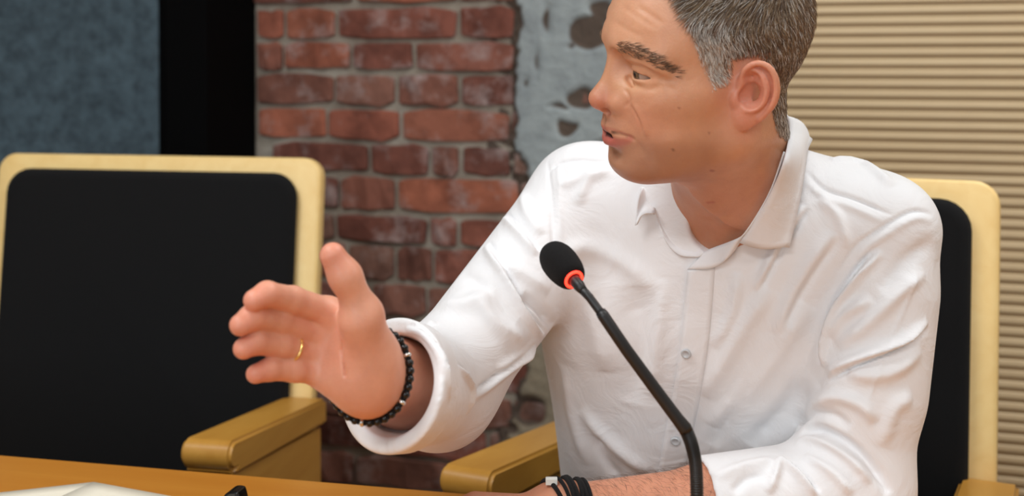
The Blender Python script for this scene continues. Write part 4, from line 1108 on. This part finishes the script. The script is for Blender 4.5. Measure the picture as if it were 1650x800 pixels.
# ------------------------------------------------------------------ microphone
mic = empty('gooseneck_microphone', PZ(1123, 1020, TZ)); tag(mic, 'black gooseneck microphone with glowing red ring in front of the man', 'microphone')
m0 = np.array(mic.location); DM = mic.location[1]
def L_(v): return np.asarray(v) - m0
def pm(x, y, dd=0): return P(x, y, DM - .012 + dd)
ax = unit(pm(900, 420, .052) - pm(948, 478, .004))
head_c = pm(905, 427, .040)
# windscreen: slightly egg-shaped foam
prof = [(-.0236, .0), (-.0238, .0060), (-.0232, .0102), (-.020, .0130), (-.013, .0150), (-.004, .0162), (.006, .0163), (.014, .0150), (.020, .0126), (.0240, .0090), (.0262, .0050), (.0268, 0)]
a1 = unit(np.cross(ax, [0, 0, 1])); a2 = np.cross(ax, a1); V = []; Fc = []; k = 32
pp = spline([(h, r, 0) for h, r in prof], 34)
for h, r, _ in pp:
    for a in range(k): an = a / k * 2 * math.pi; V.append(L_(head_c + ax * h + (a1 * math.cos(an) + a2 * math.sin(an)) * max(r, 1e-4)))
for i in range(len(pp) - 1):
    for a in range(k): b = (a + 1) % k; Fc.append((i * k + a, i * k + b, (i + 1) * k + b, (i + 1) * k + a))
link('windscreen', pydata('windscreen', V, Fc), M['foam'], mic, True)
t = NT('red_light'); t.set(Base_Color=(.6, .02, .01)); t.b.inputs['Emission Color'].default_value = (1, .03, .015, 1); t.b.inputs['Emission Strength'].default_value = 5; M['red'] = t.m
rc = head_c - ax * .0245; an = np.arange(40) / 40 * 2 * np.pi
lp = np.array([L_(rc + (a1 * math.cos(x) + a2 * math.sin(x)) * .0077) for x in an]); lr = ring_tube('light_ring', lp, .0013, M['red'], mic); lr['label'] = 'glowing red light ring'
tube('mic_neck', [L_(head_c - ax * .018), L_(head_c - ax * .028), L_(head_c - ax * .034), L_(head_c - ax * .042)], [.0056, .0056, .0052, .0040], M['black_plastic'], mic, 20)
p_a = head_c - ax * .040
tube('gooseneck', [L_(v) for v in (p_a, pm(950, 480, .006), pm(964, 499, .001), pm(970, 506, -.001))], [.0040, .0038, .0038, .0040], M['black_plastic'], mic, 16)
tube('gooseneck_sleeve', [L_(v) for v in (pm(967, 502, .000), pm(972, 509, -.001), pm(1010, 565, 0), pm(1060, 633, 0), pm(1092, 676, 0), pm(1103, 690, 0), pm(1106, 696, 0))], [.0046, .0053, .0053, .0054, .0056, .0062, .0060], M['black_plastic'], mic, 18)
cv = spline([pm(1103, 688), pm(1114, 716), pm(1121, 750), pm(1123, 800), pm(1123, 880), np.array([m0[0], m0[1], TZ + .03])], 200)
rb = .0054 + .0006 * np.sin(np.arange(200) / 200 * 2 * np.pi * 66)
tube('flexible_neck', [L_(v) for v in cv], rb, M['black_plastic'], mic, 18)
bs = link('mic_base', prism('mic_base', rrect(-.05, .05, -.07, .07, .015), 0, .032, .006, 3), M['black_plastic'], mic)
bt = link('talk_button', prism('talk_button', rrect(-.012, .012, -.058, -.034, .006), .032, .0345, .001, 1), M['gloss_black'], bs)

# ------------------------------------------------------------------ small black thing on the table, lower left
sm_o = PZ(381, 822, TZ)
out = [(-.0135, 0), (-.0128, .012), (-.0095, .019), (-.003, .0232), (.004, .0236), (.0070, .0215), (.0098, .012), (.0120, 0)]
out = [tuple(q[:2]) for q in spline([(a, b, 0) for a, b in out], 30)]
def stand(name, ol, y0, y1, bev, mat, parent=None):
    o = link(name, prism(name, ol, y0, y1, bev, 2), mat, parent, False); return o
gad = stand('black_piece', out, -.011, .011, .002, M['gloss_black']); gad.location = (sm_o[0], sm_o[1], TZ + .0005); gad.rotation_euler = (math.pi / 2, 0, math.radians(-12))
inner = [(x * .62 - .0006, .003 + y * .78) for x, y in out]
M['grey_gloss'] = plain('dark_grey_gloss', (.03, .026, .022), .15)
stand('face_plate', inner, .0108, .0116, .0003, M['grey_gloss'], gad)
tag(gad, 'small glossy black plastic piece with a rounded top, standing on the table beside the paper', 'desk accessory')

# fine dark hair on the left forearm
fb = [(V_, Q_) for V_, Q_, c_ in parts][2]
fcw = fb[0][fb[1]].mean(1); fnw = np.cross(fb[0][fb[1][:, 2]] - fb[0][fb[1][:, 0]], fb[0][fb[1][:, 3]] - fb[0][fb[1][:, 1]]); fnw /= np.linalg.norm(fnw, axis=1)[:, None] + 1e-12
tpar = (fcw - L_WR) @ (L_EL - L_WR) / ((L_EL - L_WR) @ (L_EL - L_WR))
ok = np.nonzero((tpar > .10) & (tpar < .50) & (fnw[:, 2] > .15))[0]; ii = rng.choice(ok, 900)
strands('arm_hair', w2h(fcw[ii]), fnw[ii] @ HR, np.tile((unit(L_WR - L_EL) + np.array([0, .5, .2])) @ HR, (900, 1)), rng.uniform(.006, .012, 900), np.full(900, .00009), np.tile(np.array(srgb(96, 70, 54)), (900, 1)), M['hair'], man, jit=.5, lift=.6, sink=.0002)['kind'] = 'stuff'
